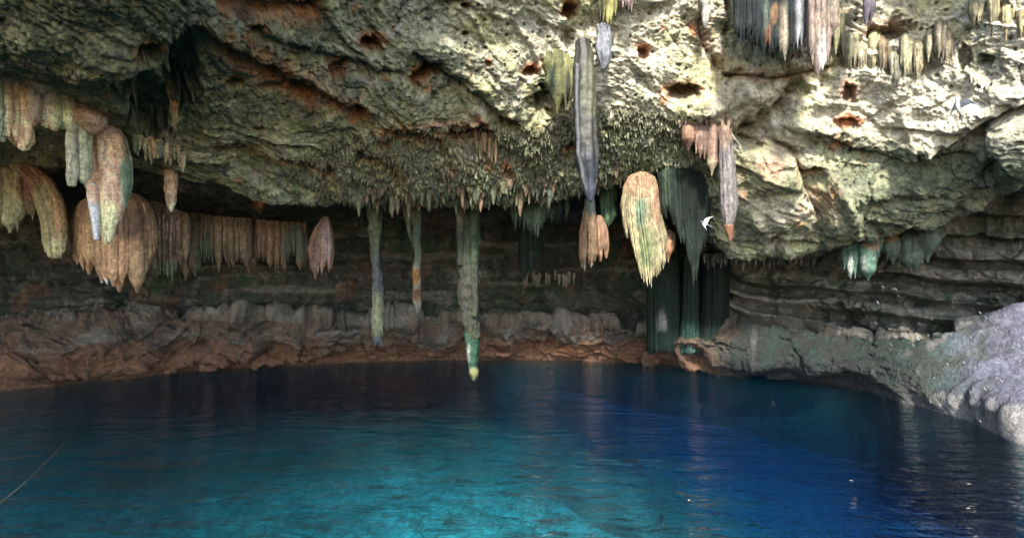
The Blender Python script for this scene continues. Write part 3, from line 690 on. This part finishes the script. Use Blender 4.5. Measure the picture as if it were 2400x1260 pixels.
def root(px, py, d, wd, n, seed, spec, par):
    rr = np.random.RandomState(seed)
    pp = []
    for k in range(n):
        x = px + rr.uniform(-1, 1) * wd; l = rr.uniform(20, 70) * (1.2 - abs(x - px) / wd); w_ = rr.uniform(4, 9)
        pp.append(spike([(py - 14, x, w_ * 1.3), (py + l * .4, x + (px - x) * .15, w_), (py + l, x + (px - x) * .25, 1)], d + rr.uniform(-.15, .1), seed * 9 + k, 4, rough=.18, nside=14))
    return mesh_of('root', merge(pp), M_drip, spec, par)
root(880, 452, 11.2, 34, 16, 1, ((.19,.19,.11), [(870,480,20,20,(.30,.2,.12))]), t)
t = holder('long_stalactite', 975, 440, 11.0, 'thinnest and shortest long stalactite with an orange and cream lower half', 'stalactite')
mesh_of('shaft', spike([(425,968,24),(450,970,20),(495,976,14),(520,977,10),(600,977,9),(625,976,8)], 11.0, 55, flute=6, rough=.14), M_drip, (OLIVE, [(976,560,20,60,(.13,.16,.11))]), t)
mesh_of('tip', spike([(618,976,8),(650,976,9),(700,977,9),(720,979,7),(736,980,1)], 11.0, 56, flute=6, rough=.2), M_drip, ((.42,.38,.30), [(975,648,14,22,(.45,.22,.08)),(976,690,12,20,(.30,.16,.09))]), t)
mesh_of('rib', spike([(430,948,14),(480,952,11),(540,960,5),(566,964,1.5)], 11.05, 57, flute=5, rough=.15), M_drip, ((.15,.18,.10), []), t)
root(968, 440, 11.0, 26, 14, 2, ((.19,.19,.11), []), t)
t = holder('long_stalactite', 1098, 450, 11.4, 'longest and thickest green stalactite reaching almost down to the water', 'stalactite')
mesh_of('shaft', merge([spike([(440,1096,34),(470,1098,28),(540,1098,25),(620,1097,25),(700,1099,24),(750,1103,19),(790,1106,16)], 11.4, 58, flute=10, rough=.12, nside=44),
    spike([(450,1080,12),(540,1080,9),(620,1078,6)], 11.22, 59, flute=4), spike([(460,1112,14),(600,1110,10),(740,1114,6)], 11.2, 60, flute=4)]), M_drip,
    ((.075,.085,.058), [(1110,560,20,90,(.10,.14,.085)),(1095,680,40,60,(.09,.09,.07)),(1075,480,12,60,(.20,.19,.12))]), t)
mesh_of('tip', spike([(780,1106,17),(815,1108,15),(842,1108,12),(858,1108,9),(868,1110,11),(880,1110,9),(890,1110,4)], 11.4, 61, flute=7, rough=.16), M_drip,
    ((.055,.13,.085), [(1098,830,5,30,(.30,.32,.28)),(1110,876,16,18,(.32,.32,.14))]), t)
root(1096, 452, 11.35, 42, 22, 3, ((.13,.16,.09), [(1075,470,16,40,(.3,.2,.12))]), t)
t = holder('grey_stalactite', 1372, 120, 8.55, 'smooth dark grey stalactite with pale speckles hanging from the lit ceiling', 'stalactite')
mesh_of('shaft', spike([(95,1366,16),(140,1368,22),(200,1371,25),(300,1373,26),(380,1376,26),(420,1380,19),(455,1384,12),(472,1386,4)], 8.6, 62, flute=3, rough=.05, nside=40), M_slick,
    ((.06,.06,.05), [(1385,200,26,90,(.13,.13,.075)),(1376,400,40,60,(.045,.05,.06)),(1384,450,30,30,(.10,.11,.15))]), t)
mesh_of('rib', spike([(150,1352,6),(260,1352,5),(360,1357,5),(420,1366,5),(450,1376,2)], 8.42, 63, flute=2, rough=.06), M_slick, ((.10,.105,.11), []), t)

o = mesh_of('hanging_curtain', curtain([(1200,440,520),(1210,442,536),(1245,442,540),(1258,440,566),(1268,440,550),(1278,440,520),(1300,440,528),(1330,438,505)], lambda x: 11.0, 9, 71, rf=1.4, jit_=8), M_drip, (GREEN, [(1225,500,30,60,(.10,.15,.10)),(1310,500,20,60,DKG)]))
tag(o, 'dark green ribbed curtain with ragged bottom under the middle of the lip', 'stalactite')
o = mesh_of('hanging_curtain', curtain([(1158,420,470),(1170,420,492),(1184,420,470)], lambda x: 10.9, 8, 72, rf=1.3, jit_=6), M_drip, ((.22,.22,.14), []))
tag(o, 'small olive clump tapering to a point right of the longest stalactite', 'stalactite')
o = mesh_of('hanging_curtain', curtain([(1406,400,500),(1420,400,545),(1432,400,530),(1446,396,470)], lambda x: 10.7, 8, 73, rf=1.4, jit_=6), M_drip, ((.09,.16,.09), []))
tag(o, 'narrow green ribbed curtain between the grey stalactite and the beige bell', 'stalactite')
o = mesh_of('hanging_curtain', curtain([(1226,500,640),(1245,500,650),(1268,500,630)], lambda x: 12.6, 10, 74, rf=1.5, jit_=14), M_drip, (DKG, []))
tag(o, 'almost black ribs behind the green ribbed curtain', 'stalactite')
t = holder('flowstone_drapery', 1385, 470, 10.2, 'pair of brown ribbed pendants below the grey stalactite', 'flowstone drapery')
mesh_of('pendant', bell([(462,1374,1392),(500,1368,1396),(540,1360,1400),(600,1357,1400),(638,1360,1398)], 10.2, [(0,636),(.4,630),(.8,622),(1,610)], 9, 75, thick=.8, rf=1.2, jit_=4), M_flow, ((.30,.19,.10), [(1384,480,20,26,DKG),(1385,630,24,12,CREAM),(1362,580,8,60,(.42,.24,.14))]), t)
mesh_of('pendant', bell([(505,1398,1410),(535,1397,1424),(570,1400,1428),(612,1404,1424)], 10.3, [(0,612),(.3,606),(.5,585),(.8,608),(1,600)], 7, 76, thick=.8, rf=1.2, jit_=3), M_flow, ((.36,.20,.12), []), t)
t = holder('flowstone_drapery', 1510, 405, 10.0, 'large beige and green striped bell drapery left of the dark green mass', 'flowstone drapery')
mesh_of('pendant', bell([(404,1484,1524),(415,1472,1536),(440,1461,1546),(480,1456,1552),(520,1460,1556),(560,1464,1566),(600,1472,1568),(640,1482,1564),(674,1490,1560)], 10.0,
    [(0,552),(.12,562),(.2,630),(.3,668),(.5,674),(.62,650),(.75,640),(.85,600),(1,580)], 26, 77, thick=.85, rf=1.2, jit_=5), M_flow,
    ((.42,.36,.20), [(1500,430,50,40,(.46,.28,.16)),(1502,500,16,44,(.20,.28,.17)),(1515,580,22,60,(.24,.27,.12)),(1540,480,14,50,(.45,.28,.16)),(1520,660,30,26,(.5,.44,.24))]), t)
mesh_of('rib', curtain([(1546,520,640),(1558,530,628),(1566,545,610),(1574,560,606)], lambda x: 10.05, 7, 78, rf=1.3, jit_=4), M_flow, ((.44,.38,.24), [(1572,580,12,40,(.45,.22,.12))]), t)
o = mesh_of('flowstone_drapery', bell([(310,1590,1640),(350,1562,1662),(410,1542,1666),(500,1550,1664),(560,1566,1660),(620,1584,1652),(670,1594,1644)], 9.9,
    [(0,500),(.15,505),(.3,560),(.45,600),(.6,668),(.75,660),(.85,600),(1,560)], 20, 79, thick=.8, rf=1.25, jit_=12), M_drip, ((.025,.038,.028), [(1620,440,36,90,(.012,.02,.015)),(1562,440,14,60,(.06,.09,.06))]))
tag(o, 'broad dark green drapery tapering downwards beside the beige bell', 'flowstone drapery')
t = holder('flowstone_drapery', 1690, 285, 9.1, 'purple grey hanging pillar with orange tip and brown shoulder under pale crust', 'flowstone drapery')
mesh_of('pendant', bell([(296,1690,1708),(320,1686,1716),(400,1686,1724),(480,1688,1728),(556,1696,1720)], 8.95, [(0,520),(.3,545),(.7,548),(1,520)], 9, 80, thick=.9, rf=1.4, jit_=4), M_flow, ((.26,.23,.22), [(1700,300,26,50,(.30,.20,.14))]), t)
mesh_of('tip', spike([(528,1706,12),(548,1709,8),(566,1711,2)], 8.9, 81, flute=4), M_flow, ((.32,.15,.08), []), t)
mesh_of('shoulder', curtain([(1600,290,330),(1615,286,345),(1630,282,360),(1650,280,385),(1664,282,405),(1680,286,400),(1692,288,340),(1712,292,330),(1720,296,320)], lambda x: 9.05, 9, 82, rf=1.5, jit_=8), M_flow, ((.27,.17,.12), [(1612,320,22,34,(.36,.20,.12)),(1665,390,16,30,(.44,.36,.22))]), t)
mesh_of('crust', curtain([(1590,270,302),(1620,262,290),(1660,264,294),(1700,274,302),(1720,284,308)], lambda x: 8.98, 13, 83, rf=2.0, jit_=5), M_drip, ((.46,.33,.24), [(1640,262,40,20,CREAM)]), t)

# --- columns standing on the shore
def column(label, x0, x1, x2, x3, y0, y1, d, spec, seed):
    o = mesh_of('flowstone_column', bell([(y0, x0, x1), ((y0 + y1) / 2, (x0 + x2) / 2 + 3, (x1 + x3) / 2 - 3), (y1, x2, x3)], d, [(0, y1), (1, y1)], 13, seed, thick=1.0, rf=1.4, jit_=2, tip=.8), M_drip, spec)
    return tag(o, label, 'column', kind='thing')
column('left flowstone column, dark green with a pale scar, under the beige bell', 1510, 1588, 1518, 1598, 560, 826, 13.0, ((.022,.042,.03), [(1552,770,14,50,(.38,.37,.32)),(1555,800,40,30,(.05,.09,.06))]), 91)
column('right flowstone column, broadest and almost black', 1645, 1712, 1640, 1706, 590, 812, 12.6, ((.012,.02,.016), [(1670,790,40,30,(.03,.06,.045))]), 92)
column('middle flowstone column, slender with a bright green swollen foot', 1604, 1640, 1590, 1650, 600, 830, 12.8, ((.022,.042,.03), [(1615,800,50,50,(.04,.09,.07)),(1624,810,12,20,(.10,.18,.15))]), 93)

# --- draperies on the bright ceiling, upper right
o = mesh_of('hanging_curtain', curtain([(1722,-70,96),(1740,-70,112),(1752,-70,100),(1765,-70,95),(1785,-70,120),(1800,-70,135),(1815,-70,128),(1835,-70,136),(1850,-70,130),(1870,-70,118),(1888,-70,108)], lambda x: 7.9, 9, 101, rf=1.35, jit_=8), M_drip,
    ((.03,.04,.04), [(1836,80,12,80,(.42,.36,.26)),(1815,30,10,30,(.30,.18,.10)),(1800,80,8,40,(.30,.15,.08)),(1875,50,16,90,(.40,.40,.42)),(1860,60,6,80,(.05,.05,.06)),(1770,60,12,80,(.03,.04,.04)),(1795,20,10,60,(.16,.2,.16))]))
tag(o, 'black and white ribbed curtain hanging into the bright top of the ceiling', 'stalactite')
o = mesh_of('hanging_curtain', curtain([(1898,-60,150),(1908,-60,170),(1916,-60,190),(1926,-60,176),(1940,-60,150),(1952,-60,60)], lambda x: 7.7, 8, 102, rf=1.4, jit_=6), M_flow, ((.34,.25,.20), [(1928,130,12,60,(.62,.56,.52)),(1945,10,30,50,(.30,.24,.18))]))
tag(o, 'pinkish ribbed stalactite ending in points right of the black and white curtain', 'stalactite')
o = mesh_of('hanging_curtain', curtain([(2024,-60,50),(2036,-60,62),(2050,-60,40)], lambda x: 7.6, 7, 103, rf=1.3, jit_=6), M_drip, ((.20,.17,.20), []))
tag(o, 'short purple grey ribs at the very top edge of the bright ceiling', 'stalactite')
o = mesh_of('hanging_curtain', curtain([(1405,-60,40),(1418,-60,60),(1436,-60,58),(1448,-60,40)], lambda x: 8.3, 9, 104, rf=1.4, jit_=8), M_drip, ((.36,.34,.13), [(1410,0,8,80,(.10,.10,.06))]))
tag(o, 'yellow green ribbed curtain at the top edge above the grey stalactite', 'stalactite')
o = mesh_of('hanging_curtain', curtain([(1458,-60,16),(1470,-60,34),(1486,-60,20)], lambda x: 8.2, 9, 105, rf=1.4, jit_=6), M_drip, ((.42,.30,.26), []))
tag(o, 'small pink fringe at the top edge right of the yellow green curtain', 'stalactite')
o = mesh_of('hanging_curtain', curtain([(1284,110,180),(1300,112,240),(1318,120,262),(1336,130,250),(1350,130,200)], lambda x: 8.75, 10, 106, rf=1.5, jit_=14), M_drip, ((.30,.30,.14), [(1296,180,10,50,DKG),(1330,200,10,50,(.10,.11,.07))]))
tag(o, 'yellow green ribs clinging to the ceiling left of the grey stalactite', 'stalactite')
stal('stalactite', [(60,1412,14),(100,1416,18),(130,1418,17),(152,1416,10),(164,1412,3)], 8.45, ((.30,.31,.34), []), 'small grey teardrop stalactite right of the grey one', 107, M_flow, flute=6)
stal('stalactite', [(-30,1650,12),(30,1652,10),(56,1654,6),(66,1654,2)], 8.3, ((.5,.47,.40), []), 'pale stubby stalactite near the top edge over the crack', 108, M_flow, flute=5)
fr = [(1962,120,(.42,.40,.22)),(1990,160,(.45,.42,.26)),(2018,172,(.50,.46,.30)),(2050,176,(.38,.36,.2)),(2076,180,(.30,.22,.13)),(2096,196,(.48,.46,.30)),(2125,186,(.55,.50,.30)),(2150,182,(.50,.44,.26)),
      (2180,148,(.52,.46,.30)),(2205,150,(.28,.24,.16)),(2222,152,(.34,.28,.18)),(2290,70,(.5,.44,.26)),(2330,90,(.46,.40,.22)),(2362,100,(.42,.34,.18)),(2395,96,(.34,.28,.14))]
names = ['shortest first olive','second yellow','third pale','fourth olive','brown central','long cream','broad cream','tan','small cream','dark thin','dark brown thin','small tan','yellow','golden','rightmost golden']
for k, (x, yb, cc) in enumerate(fr):
    yt = yb - 105 + (k % 3) * 14
    dd = surf_d(x, yt) - .05
    o = mesh_of('fringe_stalactite', curtain([(x - 13, yt, yb - 14), (x, yt - 4, yb), (x + 13, yt, yb - 16)], lambda x_, dd=dd: dd, 5.5, 120 + k, rf=1.35, jit_=9), M_flow, (cc, [(x - 9, yb - 30, 3, 50, (.12, .1, .06))]))
    tag(o, ['olive fringe', 'yellowish fringe', 'pale fringe', 'mossy fringe', 'brown fringe', 'longest cream fringe', 'broad cream fringe', 'tan fringe', 'thin cream fringe', 'dark fringe', 'dusky fringe', 'high tan fringe', 'high yellow fringe', 'golden fringe', 'brownish fringe'][k]
        + ' on the sunlit ceiling, %s from the left' % ['first', 'second', 'third', 'fourth', 'fifth', 'sixth', 'seventh', 'eighth', 'ninth', 'tenth', 'eleventh', 'twelfth', 'thirteenth', 'fourteenth', 'last'][k], 'stalactite', 'fringes on the sunlit ceiling')
# right wall flowstone
o = mesh_of('flowstone_bulge', curtain([(1972,590,625),(1985,580,648),(2005,574,655),(2030,570,655),(2048,566,640),(2060,560,610)], lambda x: 10.15 - (x - 1970) * .004, 9, 141, rf=1.6, jit_=4), M_flow, ((.12,.22,.16), [(1992,620,8,30,(.5,.52,.46)),(2026,620,6,30,(.45,.5,.42)),(2040,570,26,20,(.42,.30,.18))]))
tag(o, 'rounded green and white flowstone folds under the right hand overhang', 'flowstone')
o = mesh_of('flowstone_bulge', curtain([(2070,560,600),(2095,548,625),(2130,540,640),(2160,536,620),(2185,530,590)], lambda x: 9.95 - (x - 2070) * .004, 11, 142, rf=1.7, jit_=7), M_flow, ((.10,.13,.09), [(2080,555,30,16,(.42,.26,.14)),(2140,600,20,30,(.16,.22,.16))]))
tag(o, 'dark green flowstone folds with an orange upper rim on the right wall', 'flowstone')

# --- the small stalactites that fringe the lip, each its own object
rn = np.random.RandomState(5)
marks = [(875, 'left of the first long stalactite'), (975, 'between the first and the thinnest long stalactite'), (1098, 'between the thinnest and the thickest long stalactite'), (1200, 'just right of the thickest long stalactite'), (1330, 'above the dark green ribbed curtain'), (2500, 'around the grey stalactite')]
def where(px): return next(w_ for x, w_ in marks if px < x)
cname = ['olive', 'mossy', 'tan', 'brown', 'dark', 'ochre']
def size(l): return 'short' if l < 20 else 'medium' if l < 32 else 'long'
def small(px, py, ln, hw, d, cc, label, group, seed):
    o = mesh_of('small_stalactite', spike([(py - 8, px, hw * 1.25), (py, px, hw), (py + ln * .55, px + rn.uniform(-1, 1), hw * .7), (py + ln * .85, px, hw * .35), (py + ln, px, .8)], d, seed, flute=4, rough=.2, nside=12), M_drip, (cc, []))
    tag(o, label, 'stalactite', group)
pal = [(.24,.24,.14), (.17,.20,.12), (.32,.29,.18), (.36,.24,.16), (.13,.16,.11), (.28,.20,.13)]
lx = np.array(sorted(TAB)); ly = np.array([TAB[x][5][0] for x in sorted(TAB)])
for k in range(120):
    px = 835 + 620 * (k + rn.uniform(0, 1)) / 120
    py = np.interp(px, lx, ly) + rn.uniform(-34, 4)
    ln = rn.choice([14, 20, 28, 44], p=[.3, .35, .25, .1]) * rn.uniform(.8, 1.3)
    ci = rn.randint(6)
    small(px, py, ln, rn.uniform(3.5, 8), surf_d(px, py) + .02, pal[ci], '%s %s stalactite fringing the lip %s' % (size(ln), cname[ci], where(px)), 'small stalactites along the lip', k)
for k in range(22):
    px = 306 + 130 * (k + rn.uniform(0, 1)) / 22
    py = 325 + (px - 306) * .3 + rn.uniform(-14, 8)
    ci = rn.randint(6); ln = rn.uniform(20, 42)
    small(px, py, ln, rn.uniform(4, 7), surf_d(px, py) - .05, pal[ci], 'stubby %s %s stalactite in the cluster right of the large pendant, %s' % (size(ln), cname[ci], 'nearer the pendant' if px < 350 else 'middle of the cluster' if px < 395 else 'farther from the pendant'), 'stubby stalactites beside the large pendant', k + 200)
for k in range(12):
    px = 1112 + 60 * (k + rn.uniform(0, 1)) / 12
    py = 305 + rn.uniform(-6, 50)
    small(px, py, rn.uniform(26, 50), rn.uniform(4, 7), surf_d(px, py) - .06, [(.40,.24,.15), (.45,.32,.18), (.30,.28,.17)][k % 3], 'reddish tan stalactite in the cluster at the end of the orange band', 'reddish stalactites at the orange band', k + 300)
for k in range(34):
    px = 1648 + 260 * (k + rn.uniform(0, 1)) / 34
    py = 599 - (px - 1650) * .012 + rn.uniform(0, 8)
    small(px, py, rn.uniform(12, 30), rn.uniform(3, 5.5), 11.6 + rn.uniform(-.4, .4), [(.34,.28,.26), (.14,.14,.12), (.40,.34,.30), (.10,.12,.10)][k % 4], 'tiny %s stalactite under the right overhang, %s' % (['pinkish', 'grey', 'pale', 'dark'][k % 4], 'above the broadest column' if px < 1712 else 'just right of the broadest column' if px < 1800 else 'farther right of the columns'), 'tiny stalactites under the right overhang', k + 400)
for k in range(13):
    px = 1222 + 130 * (k + rn.uniform(0, 1)) / 13
    py = 640 + rn.uniform(0, 14)
    small(px, py, rn.uniform(12, 26), rn.uniform(2.5, 4.5), 14.1, (.34,.30,.25), 'tiny pale stalactite in the sparse row deep in the middle recess', 'tiny pale stalactites in the deep recess', k + 500)
# knobbly growth too dense to count, under the orange band
cand = np.argwhere((pop > .35) & (ROW < 5.15))
pick = cand[rn.choice(len(cand), 7000, replace=False)]
Ccrust = []
parts = []
for (i, j) in pick:
    p = P2[i, j]; d_ = p[1]; L = rn.uniform(.015, .05) * (2.2 if rn.rand() < .12 else 1); r = rn.uniform(.006, .017)
    z = np.array([.03, 0, -L * .5, -L]) + p[2]
    parts.append(tube(np.full(4, p[0]) + rn.uniform(-.15, .15) * L * np.array([0, 0, .5, 1]), np.full(4, p[1] - .01) - rn.uniform(0, .15) * L * np.array([0, 0, .5, 1]), z, r * np.array([.8, 1.2, 1.1, .8]), 6, 1, 0, 0, int(i + j), .0))
o = mesh_of('dripstone_crust', merge(parts), M_drip, ((.26,.26,.16), [(1185,390,14,22,RUST),(1330,350,16,14,RUST),(1500,360,120,60,(.30,.33,.20)),(1100,440,200,50,(.20,.21,.13))]))
tag(o, 'knobbly green and tan dripstone crust under the orange band', kind='stuff')

# ------------------------------------------------------------------ birds, fish, rope, floating bits, dripping water
def plain(name, c, rough=.6):
    g = N(name)
    co = g.n('ShaderNodeTexCoord').outputs['Object']
    n = g.n('ShaderNodeTexNoise', Vector=co, Scale=30.0, Detail=4.0).outputs[0]
    cc = g.mix(1.0, c, g.ramp(n, [(.3, .7), (.7, 1.2)]), 'MULTIPLY')
    p = g.n('ShaderNodeBsdfPrincipled', Roughness=rough); g.l(cc, p.inputs['Base Color']); g.l(p.outputs[0], g.out.inputs[0]); return g.m
M_white, M_bird, M_fish, M_rope, M_leaf = plain('pale_feathers', (.3, .3, .31)), plain('dark_feathers', (.06, .06, .08)), plain('dark_fish', (.015, .02, .025), .4), plain('old_rope', (.06, .05, .035)), plain('dry_leaf', (.26, .23, .18))
def sweep(name, path, rad, mat, parent=None, sx=1.0, sz=1.0, n=12, origin=None):
    """closed body swept along a path (list of points) with radii; flattened by sx sideways and sz upwards"""
    path = np.array(path, float); rad = np.array(rad, float); M = len(path)
    tan = np.gradient(path, axis=0); tan /= np.linalg.norm(tan, axis=1)[:, None]
    up = np.array([0, 0, 1.]); side = np.cross(tan, up); side /= np.linalg.norm(side, axis=1)[:, None] + 1e-9; u2 = np.cross(side, tan)
    ph = np.linspace(0, 2 * np.pi, n, endpoint=False)
    V = path[:, None] + rad[:, None, None] * (np.cos(ph)[None, :, None] * side[:, None] * sx + np.sin(ph)[None, :, None] * u2[:, None] * sz)
    V = V.reshape(-1, 3); i = np.arange(M * n).reshape(M, n); j = np.roll(i, -1, 1)
    Q = np.stack([i[:-1], j[:-1], j[1:], i[1:]], -1).reshape(-1, 4)
    Q = np.concatenate([Q, np.stack([i[0][0::2], i[0][1::2], np.roll(i[0][0::2], -1), i[0][0::2]], -1)[:0]])
    me = bpy.data.meshes.new(name); faces = [tuple(int(a) for a in f) for f in Q] + [tuple(int(a) for a in i[0][::-1]), tuple(int(a) for a in i[-1])]
    me.from_pydata([tuple(v) for v in V], [], faces); me.update(); me.materials.append(mat)
    for p_ in me.polygons: p_.use_smooth = True
    o = bpy.data.objects.new(name, me); COL.objects.link(o)
    if parent: o.parent = parent
    return o
def wing(name, pts, th, mat, parent):
    """thin tapered wing: pts = outline in (span x, chord y, z) order; gets thickness th"""
    n = len(pts); V = [(x, y, z + th) for x, y, z in pts] + [(x, y, z - th) for x, y, z in pts]
    F_ = [tuple(range(n)), tuple(range(2 * n - 1, n - 1, -1))] + [(k, n + k, n + (k + 1) % n, (k + 1) % n) for k in range(n)]
    me = bpy.data.meshes.new(name); me.from_pydata(V, [], F_); me.update(); me.materials.append(mat)
    o = bpy.data.objects.new(name, me); COL.objects.link(o); o.parent = parent; return o
def bird(loc, rot, sc, label, body_m, wing_up):
    t = bpy.data.objects.new('swallow', None); COL.objects.link(t); t.location = loc; t.rotation_euler = rot; t.scale = (sc,) * 3
    tag(t, label, 'bird', 'swallows flying in the cave')
    # body along +Y: bill, round head, chest, narrowing rear
    sweep('body', [(0, .085, .004), (0, .078, .004), (0, .066, .006), (0, .052, .006), (0, .036, .002), (0, .015, 0), (0, -.012, 0), (0, -.04, .002), (0, -.06, .004)], [.001, .004, .012, .0135, .014, .018, .017, .010, .004], body_m, t)
    for s_ in (-1, 1):
        z = wing_up
        wing('wing', [(s_ * .008, .035, .006), (s_ * .05, .045, .006 + z * .5), (s_ * .09, .025, .006 + z), (s_ * .165, -.045, .006 + z * 1.3), (s_ * .10, -.012, .006 + z), (s_ * .05, -.012, .006 + z * .5), (s_ * .008, -.018, .006)], .0015, M_white, t)
    wing('tail', [(-.006, -.05, .004), (-.02, -.115, .004), (-.004, -.08, .004), (.004, -.08, .004), (.02, -.115, .004), (.006, -.05, .004)], .001, M_bird, t)
bird(at(1654, 525, 8.2), (math.radians(35), math.radians(-38), math.radians(50)), 1.15, 'small swallow with spread pale wings beside the purple grey pillar', M_bird, .03)
bird(at(2245, 250, 6.6), (math.radians(80), math.radians(0), math.radians(82)), 1.6, 'white swallow rising in front of the sunlit ceiling on the right', M_white, .02)

fish0 = None
for k, (px, py, z, rz, ln) in enumerate([(1287,1130,-.25,35,.26),(1548,1237,-.2,60,.26),(1255,1118,-.3,170,.2),(1402,1122,-.3,30,.2),(765,1040,-.35,80,.2),(1290,1256,-.25,10,.3),(1215,1100,-.3,150,.17)]):
    y_ = (CAMZ - z) * F / (py - CY); loc = ((px - CX) / F * y_, y_, z)
    if fish0 is None:
        t = bpy.data.objects.new('fish', None); COL.objects.link(t); fish0 = t
        b_ = sweep('body', [(.5, 0, 0), (.44, 0, 0), (.3, 0, 0), (.1, 0, 0), (-.15, .01, 0), (-.35, .02, 0), (-.42, .03, 0)], [.01, .06, .12, .15, .11, .045, .03], M_fish, t, sx=.55)
        wing('tail', [(-.40, .03, .02), (-.6, .05, .14), (-.54, .05, 0), (-.6, .05, -.14), (-.40, .03, -.02)], .006, M_fish, t)
        wing('fin', [(.1, 0, .13), (-.05, 0, .22), (-.15, 0, .10)], .006, M_fish, t)
    else:
        t = fish0.copy(); COL.objects.link(t)
        for ch in list(fish0.children):
            c_ = ch.copy(); COL.objects.link(c_); c_.parent = t
    t.location = loc; t.rotation_euler = (0, 0, math.radians(rz)); t.scale = (ln,) * 3
    tag(t, ['dark fish over the bright sand, plumpest in the middle of the frame', 'dark fish at the edge of the deep blue, close to the bottom edge', 'slim dark fish just left of the plumpest one', 'small dark fish right of the plumpest one, over blue water',
        'dark fish far off in the teal shallows', 'largest dark fish, cut by the bottom edge below the bright sand', 'smallest dark fish at the upper edge of the bright sand'][k], 'fish', 'dark fish near the surface')

# rope running from the left into the water
def wpt(px, py, z=0.0):
    y_ = (CAMZ - z) * F / (py - CY); return ((px - CX) / F * y_, y_, z)
A0, A1 = np.array(wpt(-60, 1225, .10)), np.array(wpt(150, 1040, -.02))
ts = np.linspace(0, 1, 30)[:, None]
rp = A0 + (A1 - A0) * ts; rp[:, 2] -= .05 * np.sin(np.pi * ts[:, 0]); 
tag(sweep('rope', rp, np.full(30, .007), M_rope, n=8), 'thin worn rope running from the left edge down into the dark water', 'rope')

rn = np.random.RandomState(9); leaf0 = None
for k, (px, py) in enumerate([(2270,1190),(2271,1133),(1995,1125),(1615,1171),(1676,968),(1555,1028),(1810,925)]):
    x_, y_, z_ = wpt(px, py, .006)
    if leaf0 is None:
        V = [(-.5,0,0),(-.2,.18,.05),(.15,.2,.05),(.5,0,.02),(.15,-.2,.05),(-.2,-.18,.05),(-.7,0,.02)]
        me = bpy.data.meshes.new('floating_leaf'); me.from_pydata(V + [(a, b, c - .03) for a, b, c in V], [], [(0,1,2,3,4,5),(12,11,10,9,8,7),(0,7,8,1),(1,8,9,2),(2,9,10,3),(3,10,11,4),(4,11,12,5),(5,12,7,0),(0,6,7)]); me.materials.append(M_leaf); me.update()
        o = leaf0 = bpy.data.objects.new('floating_leaf', me)
    else: o = leaf0.copy()
    COL.objects.link(o); o.location = (x_, y_, z_); o.rotation_euler = (0, 0, rn.uniform(0, 6)); o.scale = (.045 if k < 4 else .03,) * 3
    tag(o, ['pale leaf floating lowest on the right, nearest the bottom edge', 'pale leaf floating straight above the lowest right one', 'pale leaf floating alone on the deep blue water', 'pale leaf floating over the deep blue nearest the bright sand',
        'tiny pale leaf floating in the dark reflection of the columns', 'tiny pale leaf floating mid water below the columns', 'tiny pale leaf floating close to the right bank'][k], 'leaf', 'floating leaves')
# drops falling from the ceiling in front of the right bank
M_drop = plain('water_drops', (.85, .87, .9), .1)
parts = []
for k in range(60):
    px = 2420 - 380 * rn.rand() ** 1.6; py = rn.uniform(760, 1030) - (2420 - px) * .28; d_ = rn.uniform(4.5, 6.6)
    p = at(px, py, d_); r = rn.uniform(.0008, .0018)
    parts.append(tube(np.full(5, p[0]) + np.linspace(-.01, .012, 5), np.full(5, p[1]), p[2] + np.linspace(.014, -.014, 5) * rn.uniform(.5, 1.1), r * np.array([.4, .8, 1, .9, .5]), 6, 1, 0, 0, k, 0))
o = mesh_of('falling_water_drops', merge(parts), M_drop, ((.9,.9,.9), []))
tag(o, 'bright water drops falling in front of the right bank', kind='stuff')
